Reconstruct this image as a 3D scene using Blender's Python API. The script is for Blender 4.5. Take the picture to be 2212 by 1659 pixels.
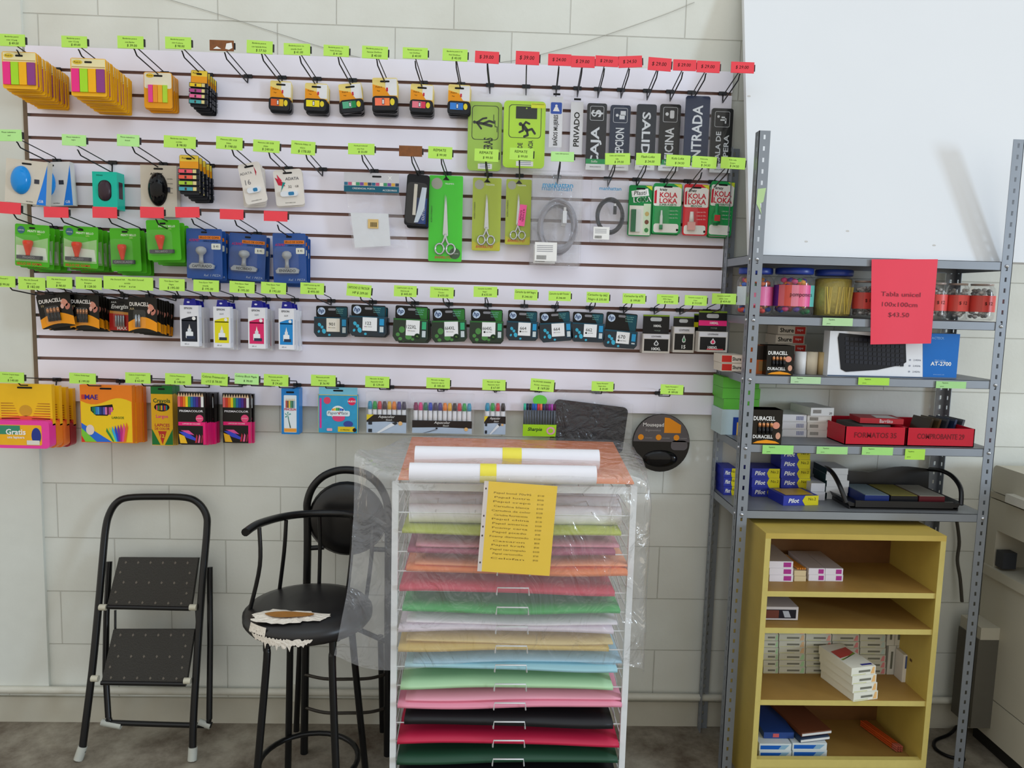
import bpy, math, random
from mathutils import Vector, Matrix
random.seed(7)
for o in list(bpy.data.objects): bpy.data.objects.remove(o, do_unlink=True)
SC = bpy.context.scene
COL = SC.collection
# ------------------------------------------------------------------ camera
CX, CY, CZ = 1.58963, -2.79933, 1.62843
YAW, PIT, ROL, FPX = 0.0357167, 0.1105056, 0.0266242, 1661.0
_cy, _sy, _cp, _sp = math.cos(YAW), math.sin(YAW), math.cos(PIT), math.sin(PIT)
FW = Vector((_sy*_cp, _cy*_cp, -_sp)); R0 = Vector((_cy, -_sy, 0)); U0 = R0.cross(FW)
RT = R0*math.cos(ROL) + U0*math.sin(ROL); UP = -R0*math.sin(ROL) + U0*math.cos(ROL)
CAM = Vector((CX, CY, CZ))
cd = bpy.data.cameras.new('camera'); cam = bpy.data.objects.new('camera', cd); COL.objects.link(cam)
cam.matrix_world = Matrix(((RT.x, UP.x, -FW.x, CX), (RT.y, UP.y, -FW.y, CY), (RT.z, UP.z, -FW.z, CZ), (0, 0, 0, 1)))
cd.sensor_fit = 'HORIZONTAL'; cd.sensor_width = 36.0; cd.lens = FPX/2212*36.0; cd.clip_start = .05
SC.camera = cam
# ------------------------------------------------------------------ light
SC.view_settings.view_transform = 'Standard'; SC.view_settings.look = 'None'
SC.view_settings.gamma = 1.0; SC.view_settings.use_curve_mapping = False
SC.view_settings.exposure = 0.0
wd = bpy.data.worlds.new('world'); SC.world = wd; wd.use_nodes = True
_N = wd.node_tree.nodes; _L = wd.node_tree.links      # interior bounce: bright above, dim below
_tc = _N.new('ShaderNodeTexCoord'); _sp = _N.new('ShaderNodeSeparateXYZ'); _cr = _N.new('ShaderNodeValToRGB'); _mr = _N.new('ShaderNodeMapRange')
_mr.inputs[1].default_value = -1; _L.new(_tc.outputs['Generated'], _sp.inputs[0]); _L.new(_sp.outputs[2], _mr.inputs[0]); _L.new(_mr.outputs[0], _cr.inputs[0])
_cr.color_ramp.elements[0].color = (.58, .49, .36, 1); _cr.color_ramp.elements[0].position = .28
_cr.color_ramp.elements[1].color = (.66, .685, .69, 1); _cr.color_ramp.elements[1].position = .76
_L.new(_cr.outputs[0], _N['Background'].inputs[0]); _N['Background'].inputs[1].default_value = 1.36
def area(name, loc, target, sx, sy, power, col):
    l = bpy.data.lights.new(name, 'AREA'); l.shape = 'RECTANGLE'; l.size = sx; l.size_y = sy
    l.energy = power; l.color = col
    o = bpy.data.objects.new(name, l); COL.objects.link(o); o.location = loc
    d = Vector(target)-Vector(loc); o.rotation_euler = d.to_track_quat('-Z', 'Y').to_euler()
    return o
area('doorway_daylight', (10.6, -6.0, 2.2), (1.6, 0, 1.6), 1.1, 2.4, 350, (.64, .81, 1.0))
area('added_top_fill', (1.7, -2.0, 3.3), (1.6, -.3, 1.6), 2.4, .8, 6, (.55, .78, 1.0))  # unseen overhead fill, added to brighten and cool the upper wall
# pixel helpers (2212x1659 frame) on planes y=-Y, z=Z, x=X
def ray(px, py):
    return (FW + RT*((px-1106)/FPX) - UP*((py-829.5)/FPX))
def at(px, py, Y):
    d = ray(px, py); return CAM + d*((-Y-CY)/d.y)
def atz(px, py, Z):
    d = ray(px, py); return CAM + d*((Z-CZ)/d.z)
def atx(px, py, X):
    d = ray(px, py); return CAM + d*((X-CX)/d.x)
def atp(px, py, a, b):      # leaning plane Y = a + b*z
    d = ray(px, py)         # -(cy+t dy) = a + b (cz + t dz)
    t = (-CY - a - b*CZ)/(d.y + b*d.z); return CAM + d*t
# ------------------------------------------------------------------ materials
def lin(h):
    h = h.lstrip('#'); c = [int(h[i:i+2], 16)/255 for i in (0, 2, 4)]
    return tuple(((x/12.92) if x <= .04045 else ((x+.055)/1.055)**2.4) for x in c)+(1,)
MC = {}
def mat(h, r=.55, metal=0., var=.06, bump=0., scale=40., spec=.5):
    k = (h, r, metal, var, bump, scale, spec)
    if k in MC: return MC[k]
    m = bpy.data.materials.new('paint_'+h.lstrip('#')); m.use_nodes = True; nt = m.node_tree; N = nt.nodes; L = nt.links
    b = N['Principled BSDF']; b.inputs['Roughness'].default_value = r; b.inputs['Metallic'].default_value = metal
    b.inputs['Specular IOR Level'].default_value = spec
    c = lin(h)
    tc = N.new('ShaderNodeTexCoord'); nz = N.new('ShaderNodeTexNoise'); nz.inputs['Scale'].default_value = scale
    nz.inputs['Detail'].default_value = 3
    L.new(tc.outputs['Object'], nz.inputs['Vector'])
    mx = N.new('ShaderNodeMix'); mx.data_type = 'RGBA'
    mx.inputs[6].default_value = tuple(x*(1-var) for x in c[:3])+(1,)
    mx.inputs[7].default_value = tuple(min(1, x*(1+var)) for x in c[:3])+(1,)
    L.new(nz.outputs['Fac'], mx.inputs[0]); L.new(mx.outputs[2], b.inputs['Base Color'])
    if bump:
        bp = N.new('ShaderNodeBump'); bp.inputs['Strength'].default_value = bump; bp.inputs['Distance'].default_value = .01
        L.new(nz.outputs['Fac'], bp.inputs['Height']); L.new(bp.outputs[0], b.inputs['Normal'])
    MC[k] = m; return m
def film(h='#ffffff', haze=.16, scale=25., gloss=.25, bump=.6, stretch=(1, 1, 1)):
    k = ('film', h, haze, scale, gloss, bump, stretch)
    if k in MC: return MC[k]
    m = bpy.data.materials.new('clear_film'); m.use_nodes = True; nt = m.node_tree; N = nt.nodes; L = nt.links
    N.clear(); out = N.new('ShaderNodeOutputMaterial'); tr = N.new('ShaderNodeBsdfTransparent')
    b = N.new('ShaderNodeBsdfPrincipled'); b.inputs['Base Color'].default_value = lin(h); b.inputs['Roughness'].default_value = .12
    b.inputs['Specular IOR Level'].default_value = 1.0
    gl = N.new('ShaderNodeBsdfGlossy'); gl.inputs['Roughness'].default_value = .08
    tc = N.new('ShaderNodeTexCoord'); mp = N.new('ShaderNodeMapping'); mp.inputs['Scale'].default_value = stretch
    nz = N.new('ShaderNodeTexNoise'); nz.inputs['Scale'].default_value = scale
    nz.inputs['Detail'].default_value = 4; nz.inputs['Distortion'].default_value = 1.2
    L.new(tc.outputs['Object'], mp.inputs[0]); L.new(mp.outputs[0], nz.inputs['Vector'])
    bp = N.new('ShaderNodeBump'); bp.inputs['Strength'].default_value = bump; bp.inputs['Distance'].default_value = .02
    L.new(nz.outputs['Fac'], bp.inputs['Height']); L.new(bp.outputs[0], gl.inputs['Normal']); L.new(bp.outputs[0], b.inputs['Normal'])
    m1 = N.new('ShaderNodeMixShader'); m1.inputs[0].default_value = haze
    L.new(tr.outputs[0], m1.inputs[1]); L.new(b.outputs[0], m1.inputs[2])
    fr = N.new('ShaderNodeFresnel'); fr.inputs[0].default_value = 1.45; L.new(bp.outputs[0], fr.inputs['Normal'])
    ml = N.new('ShaderNodeMath'); ml.operation = 'MULTIPLY'; ml.inputs[1].default_value = gloss*4; L.new(fr.outputs[0], ml.inputs[0])
    mn_ = N.new('ShaderNodeMath'); mn_.operation = 'MINIMUM'; mn_.inputs[1].default_value = .28; L.new(ml.outputs[0], mn_.inputs[0])
    m2 = N.new('ShaderNodeMixShader'); L.new(mn_.outputs[0], m2.inputs[0])
    L.new(m1.outputs[0], m2.inputs[1]); L.new(gl.outputs[0], m2.inputs[2]); L.new(m2.outputs[0], out.inputs[0])
    MC[k] = m; return m
K = '#0b0b0d'
BLK = mat(K, .45, var=.1, spec=.25); INK = mat('#141810', .7, spec=.2); WHT = mat('#f2f1ee', .5); WIRE = mat('#17171a', .38, .3)
CLEAR = film('#ffffff', .004, 14, .12, .12); BAG = film('#f4f6ff', .05, 20, .26, .75)
# ------------------------------------------------------------------ mesh builder
TC = {}
def text_mesh(s, bold):
    k = (s, bold)
    if k in TC: return TC[k]
    c = bpy.data.curves.new('t', 'FONT'); c.body = s; c.size = 1; c.resolution_u = 2; c.offset = bold
    c.align_x = 'CENTER'; c.align_y = 'CENTER'
    o = bpy.data.objects.new('t', c); COL.objects.link(o)
    dg = bpy.context.evaluated_depsgraph_get(); me = o.evaluated_get(dg).to_mesh()
    v = [(p.co.x, p.co.y) for p in me.vertices]; f = [tuple(p.vertices) for p in me.polygons]
    w = (max(p[0] for p in v)-min(p[0] for p in v)) if v else 1
    hh = (max(p[1] for p in v)-min(p[1] for p in v)) if v else 1
    cx = (max(p[0] for p in v)+min(p[0] for p in v))/2; cz = (max(p[1] for p in v)+min(p[1] for p in v))/2
    v = [(a-cx, b-cz) for a, b in v]
    o.evaluated_get(dg).to_mesh_clear(); bpy.data.objects.remove(o); bpy.data.curves.remove(c)
    TC[k] = (v, f, w, hh); return TC[k]
def rr(x0, x1, z0, z1, r, n=4):
    p = []
    for cx, cz, a in ((x1-r, z1-r, 0), (x0+r, z1-r, 90), (x0+r, z0+r, 180), (x1-r, z0+r, 270)):
        for i in range(n+1):
            t = math.radians(a+90*i/n); p.append((cx+r*math.cos(t), cz+r*math.sin(t)))
    return p
def el(cx, cz, rx, rz, n=20, rot=0):
    c, s = math.cos(rot), math.sin(rot)
    return [(cx+rx*math.cos(t)*c-rz*math.sin(t)*s, cz+rx*math.cos(t)*s+rz*math.sin(t)*c) for t in [2*math.pi*i/n for i in range(n)]]
def rc(x0, x1, z0, z1): return [(x1, z1), (x0, z1), (x0, z0), (x1, z0)]
def crv(P, n=5):
    P = [Vector(p) for p in P]; o = []
    for i in range(len(P)-1):
        a, b, c, d = P[max(i-1, 0)], P[i], P[i+1], P[min(i+2, len(P)-1)]
        for k in range(n):
            t = k/n; o.append(.5*((2*b)+(c-a)*t+(2*a-5*b+4*c-d)*t*t+(3*b-a-3*c+d)*t*t*t))
    return o+[P[-1]]
class MB:
    def __init__(s): s.v = []; s.f = []; s.fm = []; s.sm = []; s.m = []; s.M = None
    def add(s, v, f, m, smooth=False):
        if m not in s.m: s.m.append(m)
        i = s.m.index(m); n = len(s.v)
        if s.M is not None: v = [s.M @ Vector(p) for p in v]
        s.v += [tuple(p) for p in v]
        for q in f: s.f.append(tuple(n+a for a in q)); s.fm.append(i); s.sm.append(smooth)
        return s
    def box(s, x0, x1, y0, y1, z0, z1, m):
        v = [(x, y, z) for x in (x0, x1) for y in (y0, y1) for z in (z0, z1)]
        return s.add(v, [(0, 1, 3, 2), (4, 6, 7, 5), (0, 4, 5, 1), (2, 3, 7, 6), (0, 2, 6, 4), (1, 5, 7, 3)], m)
    def obox(s, c, ax, ay, az, m):      # oriented box from half-axis vectors
        c, ax, ay, az = map(Vector, (c, ax, ay, az))
        v = [c+ax*i+ay*j+az*k for i in (-1, 1) for j in (-1, 1) for k in (-1, 1)]
        return s.add(v, [(0, 1, 3, 2), (4, 6, 7, 5), (0, 4, 5, 1), (2, 3, 7, 6), (0, 2, 6, 4), (1, 5, 7, 3)], m)
    def poly(s, p, y, m):               # flat print facing -y
        return s.add([(a, y, b) for a, b in p], [tuple(range(len(p)))], m)
    def ext(s, p, y0, y1, m, ms=None):   # outline extruded from y0 (front) to y1
        n = len(p); v = [(a, y0, b) for a, b in p]+[(a, y1, b) for a, b in p]
        s.add(v, [tuple(range(n)), tuple(range(2*n-1, n-1, -1))], m)
        return s.add(v, [(i, (i+1) % n, n+(i+1) % n, n+i) for i in range(n)], ms or m)
    def text(s, t, x, z, h, y, m, rot=0, bold=0., wmax=None, sx=1., w=None, shear=0.):
        bold = min(bold, .022)
        v, f, tw, th = text_mesh(t, bold)
        k = h/.73; kx = k*sx
        if w: kx = w/tw
        elif wmax and tw*kx > wmax: kx = wmax/tw
        c, sn = math.cos(rot), math.sin(rot)
        q = []
        for a, b in v:
            a2, b2 = a*kx+b*k*shear, b*k
            q.append((x+a2*c-b2*sn, y, z+a2*sn+b2*c))
        return s.add(q, f, m)
    def tube(s, pts, r, m, n=6, closed=False, caps=True):
        P = [Vector(p) for p in pts]; R = r if isinstance(r, (list, tuple)) else [r]*len(P); v = []; f = []
        up = None
        for i, p in enumerate(P):
            a = P[i-1] if (i or closed) else p; b = P[(i+1) % len(P)] if (i < len(P)-1 or closed) else p
            t = (b-a).normalized()
            if up is None: up = Vector((0, 0, 1)) if abs(t.z) < .9 else Vector((1, 0, 0))
            x = t.cross(up).normalized(); up = x.cross(t).normalized()
            for k in range(n):
                th = 2*math.pi*k/n; v.append(p+x*math.cos(th)*R[i]+up*math.sin(th)*R[i])
        L = len(P)
        for i in range(L if closed else L-1):
            for k in range(n):
                a, b = i*n+k, i*n+(k+1) % n; c, d = ((i+1) % L)*n+(k+1) % n, ((i+1) % L)*n+k
                f.append((a, b, c, d))
        s.add(v, f, m, True)
        if caps and not closed:
            s.add(v[:n], [tuple(range(n))][::1], m); s.add(v[-n:], [tuple(range(n-1, -1, -1))], m)
        return s
    def lathe(s, prof, c, m, n=28, smooth=True):
        v = []; f = []; cx, cy, cz = c
        for r, z in prof:
            for k in range(n): v.append((cx+r*math.cos(2*math.pi*k/n), cy+r*math.sin(2*math.pi*k/n), cz+z))
        for i in range(len(prof)-1):
            for k in range(n): f.append((i*n+k, i*n+(k+1) % n, (i+1)*n+(k+1) % n, (i+1)*n+k))
        f.append(tuple(range(n-1, -1, -1))) if prof[0][0] > 0 else None
        if prof[-1][0] > 0: f.append(tuple((len(prof)-1)*n+k for k in range(n)))
        return s.add(v, f, m, smooth)
    def dome(s, cx, cz, rx, rz, y0, d, m, n=24, k=6):   # blister / mouse dome bulging to -y
        v = []; f = []
        for i in range(k):
            t = i/(k-1)*math.pi/2; q = math.cos(t)
            for a in range(n):
                th = 2*math.pi*a/n; v.append((cx+rx*q*math.cos(th), y0-d*math.sin(t), cz+rz*q*math.sin(th)))
        for i in range(k-1):
            for a in range(n): f.append((i*n+a, i*n+(a+1) % n, (i+1)*n+(a+1) % n, (i+1)*n+a))
        return s.add(v, f, m, True)
    def build(s, name, parent=None, loc=None, rot=None):
        me = bpy.data.meshes.new(name); me.from_pydata(s.v, [], s.f)
        for m in s.m: me.materials.append(m)
        me.polygons.foreach_set('material_index', s.fm); me.polygons.foreach_set('use_smooth', s.sm); me.update()
        o = bpy.data.objects.new(name, me); COL.objects.link(o)
        if parent: o.parent = parent
        if loc is not None: o.location = loc
        if rot is not None: o.rotation_euler = rot
        return o
def tag(o, label, cat, group=None):
    o['label'] = label; o['category'] = cat
    if group: o['group'] = group
    return o
def thing(name, label, cat, loc=(0, 0, 0), rot=(0, 0, 0), group=None):
    o = bpy.data.objects.new(name, None); COL.objects.link(o); o.location = loc; o.rotation_euler = rot
    o.empty_display_size = .05
    return tag(o, label, cat, group)
def struct(o): o['kind'] = 'structure'; return o
def clone(o, parent=None):
    c = o.copy(); COL.objects.link(c); c.parent = parent
    for ch in [x for x in COL.objects if x.parent == o]: clone(ch, c)
    return c
ORD = ['frontmost', 'second', 'third', 'fourth', 'fifth', 'sixth', 'seventh', 'eighth', 'ninth', 'tenth', 'eleventh', 'twelfth', 'thirteenth', 'fourteenth', 'fifteenth', 'sixteenth']
# ------------------------------------------------------------------ setting
def wall_material():
    m = bpy.data.materials.new('painted_block'); m.use_nodes = True; nt = m.node_tree; N = nt.nodes; L = nt.links
    b = N['Principled BSDF']; b.inputs['Roughness'].default_value = .62
    tc = N.new('ShaderNodeTexCoord'); sp = N.new('ShaderNodeSeparateXYZ'); cb = N.new('ShaderNodeCombineXYZ')
    L.new(tc.outputs['Object'], sp.inputs[0])
    ax = N.new('ShaderNodeMath'); ax.inputs[1].default_value = 40.5-.0365; az = N.new('ShaderNodeMath'); az.inputs[1].default_value = -.098+.409
    L.new(sp.outputs[0], ax.inputs[0]); L.new(sp.outputs[2], az.inputs[0]); L.new(ax.outputs[0], cb.inputs[0]); L.new(az.outputs[0], cb.inputs[1])
    br = N.new('ShaderNodeTexBrick'); br.inputs['Scale'].default_value = 1; br.inputs['Brick Width'].default_value = .405
    br.inputs['Row Height'].default_value = .2045; br.inputs['Mortar Size'].default_value = .0022; br.inputs['Mortar Smooth'].default_value = .55
    br.inputs['Color1'].default_value = lin('#e0e1d9'); br.inputs['Color2'].default_value = lin('#dcded6'); br.inputs['Mortar'].default_value = lin('#c8c8be')
    L.new(cb.outputs[0], br.inputs['Vector'])
    nz = N.new('ShaderNodeTexNoise'); nz.inputs['Scale'].default_value = 3.1; nz.inputs['Detail'].default_value = 5; L.new(tc.outputs['Object'], nz.inputs['Vector'])
    mx = N.new('ShaderNodeMix'); mx.data_type = 'RGBA'; mx.blend_type = 'MULTIPLY'; mx.inputs[0].default_value = 1
    cr = N.new('ShaderNodeValToRGB'); cr.color_ramp.elements[0].color = (.90, .89, .87, 1); cr.color_ramp.elements[1].color = (1, 1, 1, 1)
    cr.color_ramp.elements[0].position = .35; cr.color_ramp.elements[1].position = .65
    L.new(nz.outputs['Fac'], cr.inputs[0]); L.new(br.outputs['Color'], mx.inputs[6]); L.new(cr.outputs[0], mx.inputs[7]); L.new(mx.outputs[2], b.inputs['Base Color'])
    n2 = N.new('ShaderNodeTexNoise'); n2.inputs['Scale'].default_value = 60; n2.inputs['Detail'].default_value = 4; L.new(tc.outputs['Object'], n2.inputs['Vector'])
    h = N.new('ShaderNodeMath'); h.operation = 'MULTIPLY_ADD'; h.inputs[1].default_value = -.8; L.new(br.outputs['Fac'], h.inputs[0])
    h2 = N.new('ShaderNodeMath'); h2.operation = 'MULTIPLY'; h2.inputs[1].default_value = .14; L.new(n2.outputs['Fac'], h2.inputs[0]); L.new(h2.outputs[0], h.inputs[2])
    bp = N.new('ShaderNodeBump'); bp.inputs['Strength'].default_value = .7; bp.inputs['Distance'].default_value = .006
    L.new(h.outputs[0], bp.inputs['Height']); L.new(bp.outputs[0], b.inputs['Normal'])
    return m
struct(MB().box(-2.5, 5.5, 0, .15, 0, 3.4, wall_material()).build('wall_back'))
struct(MB().box(-2.5, -.012, -.014, 0, .12, 3.4, mat('#d6d8d0', .6, var=.04, bump=.12, scale=18)).build('trim_1'))
struct(MB().box(-2.5, 5.5, -.010, 0, .0, .098, mat('#b9b4a4', .7, var=.12, bump=.3, scale=9)).build('baseboard_back'))
def floor_material():
    m = bpy.data.materials.new('worn_concrete'); m.use_nodes = True; nt = m.node_tree; N = nt.nodes; L = nt.links
    b = N['Principled BSDF']; b.inputs['Roughness'].default_value = .7
    tc = N.new('ShaderNodeTexCoord'); nz = N.new('ShaderNodeTexNoise'); nz.inputs['Scale'].default_value = 4; nz.inputs['Detail'].default_value = 9; nz.inputs['Roughness'].default_value = .7
    cr = N.new('ShaderNodeValToRGB'); cr.color_ramp.elements[0].color = lin('#55483a'); cr.color_ramp.elements[1].color = lin('#9a9282')
    cr.color_ramp.elements[0].position = .36; cr.color_ramp.elements[1].position = .64
    L.new(tc.outputs['Object'], nz.inputs['Vector']); L.new(nz.outputs['Fac'], cr.inputs[0]); L.new(cr.outputs[0], b.inputs['Base Color'])
    bp = N.new('ShaderNodeBump'); bp.inputs['Strength'].default_value = .3; L.new(nz.outputs['Fac'], bp.inputs['Height']); L.new(bp.outputs[0], b.inputs['Normal'])
    return m
struct(MB().box(-2.5, 5.5, -4.6, 0, -.1, 0, floor_material()).build('floor'))
pipe = MB(); PW = mat('#c9c6b8', .45)
pipe.tube([(-2.4, -.024, .136), (1, -.024, .133), (3.2, -.024, .122), (5.4, -.024, .118)], .0135, PW, 10)
for x in (-.3, .9, 2.15, 3.0, 4.2): pipe.box(x-.012, x+.012, -.04, -.002, .105, .152, PW)
struct(pipe.build('trim_2'))
# ------------------------------------------------------------------ slatwall
S = .0762; PB = 1.222
GZ = [PB+(15-k)*S for k in range(16)]
m = MB(); SW = mat('#eeeaf6', .32, var=.03, scale=6); BR = mat('#8a665a', .6)
m.box(0, 2.438, -.006, -.0005, PB, PB+16*S, BR)
for k in range(16):
    z0 = PB+k*S+(.0055 if k else 0); z1 = PB+(k+1)*S-(.0055 if k < 15 else 0)
    m.box(0, 2.438, -.019, -.0125, z0, z1, SW); m.box(0, 2.438, -.0125, -.006, z0+.008, z1-.008, BR)
sw = thing('slatwall_panel', 'white slatwall panel with brown grooves fixed on the block wall', 'wall panel', (0, 0, 0))
m.build('slat_board', sw)
m = MB(); m.box(-.015, -.001, -.0185, -.0145, PB+.03, PB+14*S, mat('#6b5a46', .7, var=.2)); m.build('edge_strip', sw)
# ------------------------------------------------------------------ display hooks
GRN, GRL, RED, BRN = '#bbea5e', '#b8ee94', '#ee3f4c', '#7d4714'
VPX, VPY, LEN = 1125., 850., .205
ROWS = ['top', 'second', 'third', 'fourth', 'bottom']
NTH = ['first', 'second', 'third', 'fourth', 'fifth', 'sixth', 'seventh', 'eighth', 'ninth', 'tenth', 'eleventh', 'twelfth', 'thirteenth', 'fourteenth', 'fifteenth', 'sixteenth', 'seventeenth', 'eighteenth', 'nineteenth', 'twentieth', 'twenty-first', 'twenty-second']
CN = {GRN: 'lime green', GRL: 'pale green', RED: 'red', BRN: 'brown', None: ''}
def hook(row, i, tip, box, col, lines, rot=0.):
    tx, ty = tip; bx_, by_ = VPX+(tx-VPX)/1.085, VPY+(ty-VPY)/1.085
    T = at(tx, ty, .225); B = at(bx_, by_, .02)
    pr = [s for s in lines if '$' in s]
    g = GZ[{0: 0, 1: 4, 2: 7, 3: 10, 4: 14}[row]]
    lab = 'black hook with %s tag%s, %s from left in %s row' % (CN[col], (' priced '+pr[0].replace(' ', '')) if pr and len(pr[0]) < 12 else '', NTH[i], ROWS[row])
    if col is None: lab = 'black wire display hook sharing a wide tag, %s from left in the %s row' % (NTH[i], ROWS[row])
    r = thing('display_hook', lab, 'hook', B, (0, 0, 0), 'wire hooks of the %s row' % ROWS[row])
    D = T-B; gz = g-B.z
    m = MB(); u = D.normalized()
    m.tube([(0, -.002, gz), (0, -.006, 0), u*.01, D*.93, D*.965+Vector((0, 0, .005)), D+Vector((0, 0, .012)), D+Vector((0, -.004, .0125))], .0022, WIRE, 6)
    m.build('prong', r)
    up = Vector((0, 0, .025)); m = MB()
    m.tube([(0, -.003, gz), (0, -.006, up.z*.9), up+u*.01, D*1.02+up, D*1.05+up+Vector((0, 0, -.002))], .0019, WIRE, 6); m.build('price_arm', r)
    m = MB(); m.box(-.014, .014, -.002, .004, gz-.006, gz+.007, WIRE); m.build('wall_clip', r)
    if box:
        x0, y0, x1, y1 = box; Yt = .225+.012
        a = at((x0+x1)/2, (y0+y1)/2, Yt); w = (x1-x0)*(at(x0+1, y0, Yt)-at(x0, y0, Yt)).length; h = (y1-y0)*(at(x0, y0, Yt)-at(x0, y0+1, Yt)).length
        e = MB()
        e.M = Matrix.Translation(a-B) @ Matrix.Rotation(rot, 4, 'Y')
        e.box(-w/2+.001, w/2-.001, .0012, .003, -h/2+.001, h/2-.001, BLK); 
        e.box(w/2-.004, w/2+.004, .0008, .006, -h*.3, h*.3, WIRE)
        e.build('tag_holder', r)
        t = MB(); t.M = e.M
        tm = mat(col, .6, var=.05, scale=30)
        if col == BRN: tm = mat(col, .5, var=.35, scale=60)
        t.box(-w/2, w/2, -.0012, .0012, -h/2, h/2, tm)
        n = len(lines)
        for j, s in enumerate(lines):
            price = '$' in s and len(s) < 12; hh = h*(.2 if price or n < 3 else .12)
            if n == 1: hh = h*.3
            zz = h*(.5-(j+.5)/n)*.82
            if s: t.text(s, (w*.06 if price and n > 1 else -w*.02), zz, hh*(1.1 if 'REM' in s else 1), -.0016, INK, wmax=w*(.62 if price else .88), shear=.12, rot=random.uniform(-.02, .02))
        if col == BRN and row == 0:
            t.poly([(-w*.35, -h*.35), (-w*.2, -h*.1), (-w*.02, -h*.33)], -.0016, WHT); t.poly([(w*.15, -h*.3), (w*.2, h*.2), (w*.42, h*.3), (w*.45, -h*.2), (w*.3, -h*.38)], -.0016, WHT)
        t.build('price_tag', r)
    return r
G, Lg, Rd, Bn = GRN, GRL, RED, BRN
B1 = ['Banderitas post-it', 'color 1/2 pulg', '$ 49.00']
B2 = ['Banderita post-it 1in', '25.4x43.2mm', '$ 49.00']
R1 = [((38, 118), (0, 74, 54, 100), G, B1, 0), ((171, 117), (133, 78, 188, 103), G, B1, 0), ((291, 116), (254, 78, 310, 105), G, ['Banderitas post-it', 'mini flechas', '$ 39.00'], 0),
      ((394, 120), (357, 80, 413, 106), G, ['Banderitas post-it', 'mini 4 colores', '$ 98.00'], 0), ((486, 123.5), (453, 87, 505, 110), Bn, [], 0),
      ((566, 127), (533, 88, 589, 116), G, ['Banderita post-it', 'con leyenda firma', '$ 57.50'], .03), ((648, 132), (613, 94, 670, 119), G, B2[:1]+['amarillo 25x43', '$ 41.00'], 0),
      ((731, 134), (699, 98, 754, 122), G, B2[:1]+['Verde 25x43mm', '$ 41.00'], .02), ((814, 137), (782, 100, 838, 127), G, B2[:1]+['Naranja 25x43mm', '$ 40.00'], .02),
      ((897, 142), (870, 103, 924, 127), G, B2[:1]+['rojo 25x43mm', '$ 40.00'], 0), ((985, 143), (956, 106, 1010, 132), G, B2[:1]+['Azul 25x43mm', '$ 40.00'], .02)]
for t, b, p, q in (((1052.5, 148), (1026, 111, 1078, 137), '$ 39.00', .02), ((1137, 152), (1114, 111, 1165, 140), '$ 39.00', .01), ((1207, 155), (1184, 117, 1234, 142), '$ 24.00', 0),
                   ((1257, 156), (1234, 121, 1285, 146), '$ 29.00', 0), ((1305, 158), (1286, 121, 1336, 144), '$ 29.00', .02), ((1359, 159), (1336, 121, 1387, 146), '$ 24.50', -.07),
                   ((1420, 163.5), (1400, 125, 1450, 153), '$ 29.00', .04), ((1474, 166), (1454, 129, 1504, 153), '$ 29.00', 0), ((1524, 168.6), (1505, 132, 1555, 157), '$ 29.00', .01), ((1597, 170), (1579, 134, 1629, 158), '$ 29.00', 0)):
    R1.append((t, b, Rd, [p], q))
R2 = [((38, 316), (-5, 280, 47, 305), Lg, ['Mouse inalambrico', 'azul', ''], -.02), ((169, 333), (134, 291, 186, 315), Lg, ['Mouse inalambrico', 'negro', ''], .02), ((287, 327), (253, 291, 301, 316), Lg, ['Mouse inalambrico', 'Acteck', ''], .02),
      ((398, 327), (354, 294, 423, 320), G, ['Banderitas mini flecha', 'surtidas', '$ 98.00'], .03), ((502, 333), (467, 296, 524, 323), G, ['Memoria USB 16GB', 'Adata', '$ 198.00'], .04), ((581, 338), (547, 303, 604, 329), G, ['Memoria USB 32GB', 'Adata', '$ 249.00'], .04),
      ((661, 341.5), (629, 305, 681, 334), G, ['Memoria Adata 16', 'micro', '$ 178.00'], .05), ((782, 345), (752, 310, 809, 334), G, ['Funda p/credencial', 'paq 10 pz', '$ 55.00'], 0), ((889, 348), (862, 315, 912, 338), Bn, [], 0),
      ((953, 351), (925, 317, 977, 343), G, ['REMATE', '$ 99.00'], .02), ((1049, 358), (1025, 322, 1077, 349), G, ['REMATE', '$ 99.00'], .02), ((1122, 352), (1101, 320, 1152, 346), G, ['REMATE', '$ 99.00'], .02),
      ((1210, 360), (1190, 328, 1240, 349), Lg, ['Cable USB impresora', '', ''], 0), ((1328, 366), (1307, 331, 1361, 356), G, ['Cable usb Impresora', '1.8m', '$ 39.00'], -.03), ((1395, 367), (1374, 331, 1427, 357), G, ['Flash-Loka', '$ 24.00'], 0),
      ((1460, 369), (1439, 335, 1491, 360), G, ['Kola Loka', '$ 24.50'], .02), ((1515, 382), (1495, 338, 1548, 363), G, ['Kola-Loka', 'Brocha', '$ 24.50'], .03), ((1573, 372), (1557, 340, 1610, 365), G, ['Kola Loka', 'Gotero', '$ 24.50'], .03)]
R3 = [((30, 470.5), (-2, 437, 45, 462), Rd, ['', ''], .05), ((132, 478), (95, 447, 148, 470), Rd, ['', ''], 0), ((236, 480), (200, 447, 253, 471), Rd, ['', ''], 0), ((338, 483), (303, 447, 354, 471), Rd, ['', ''], 0),
      ((415, 482), (379, 447, 431, 470), Rd, ['', ''], -.03), ((508, 485), (475, 452, 526, 474), Rd, ['', ''], .01), ((600, 495), (570, 456, 621, 478), Rd, ['', ''], .01)]
PN = ['Pila Duracell', 'AA c/2', '$ 89.00']
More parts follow.
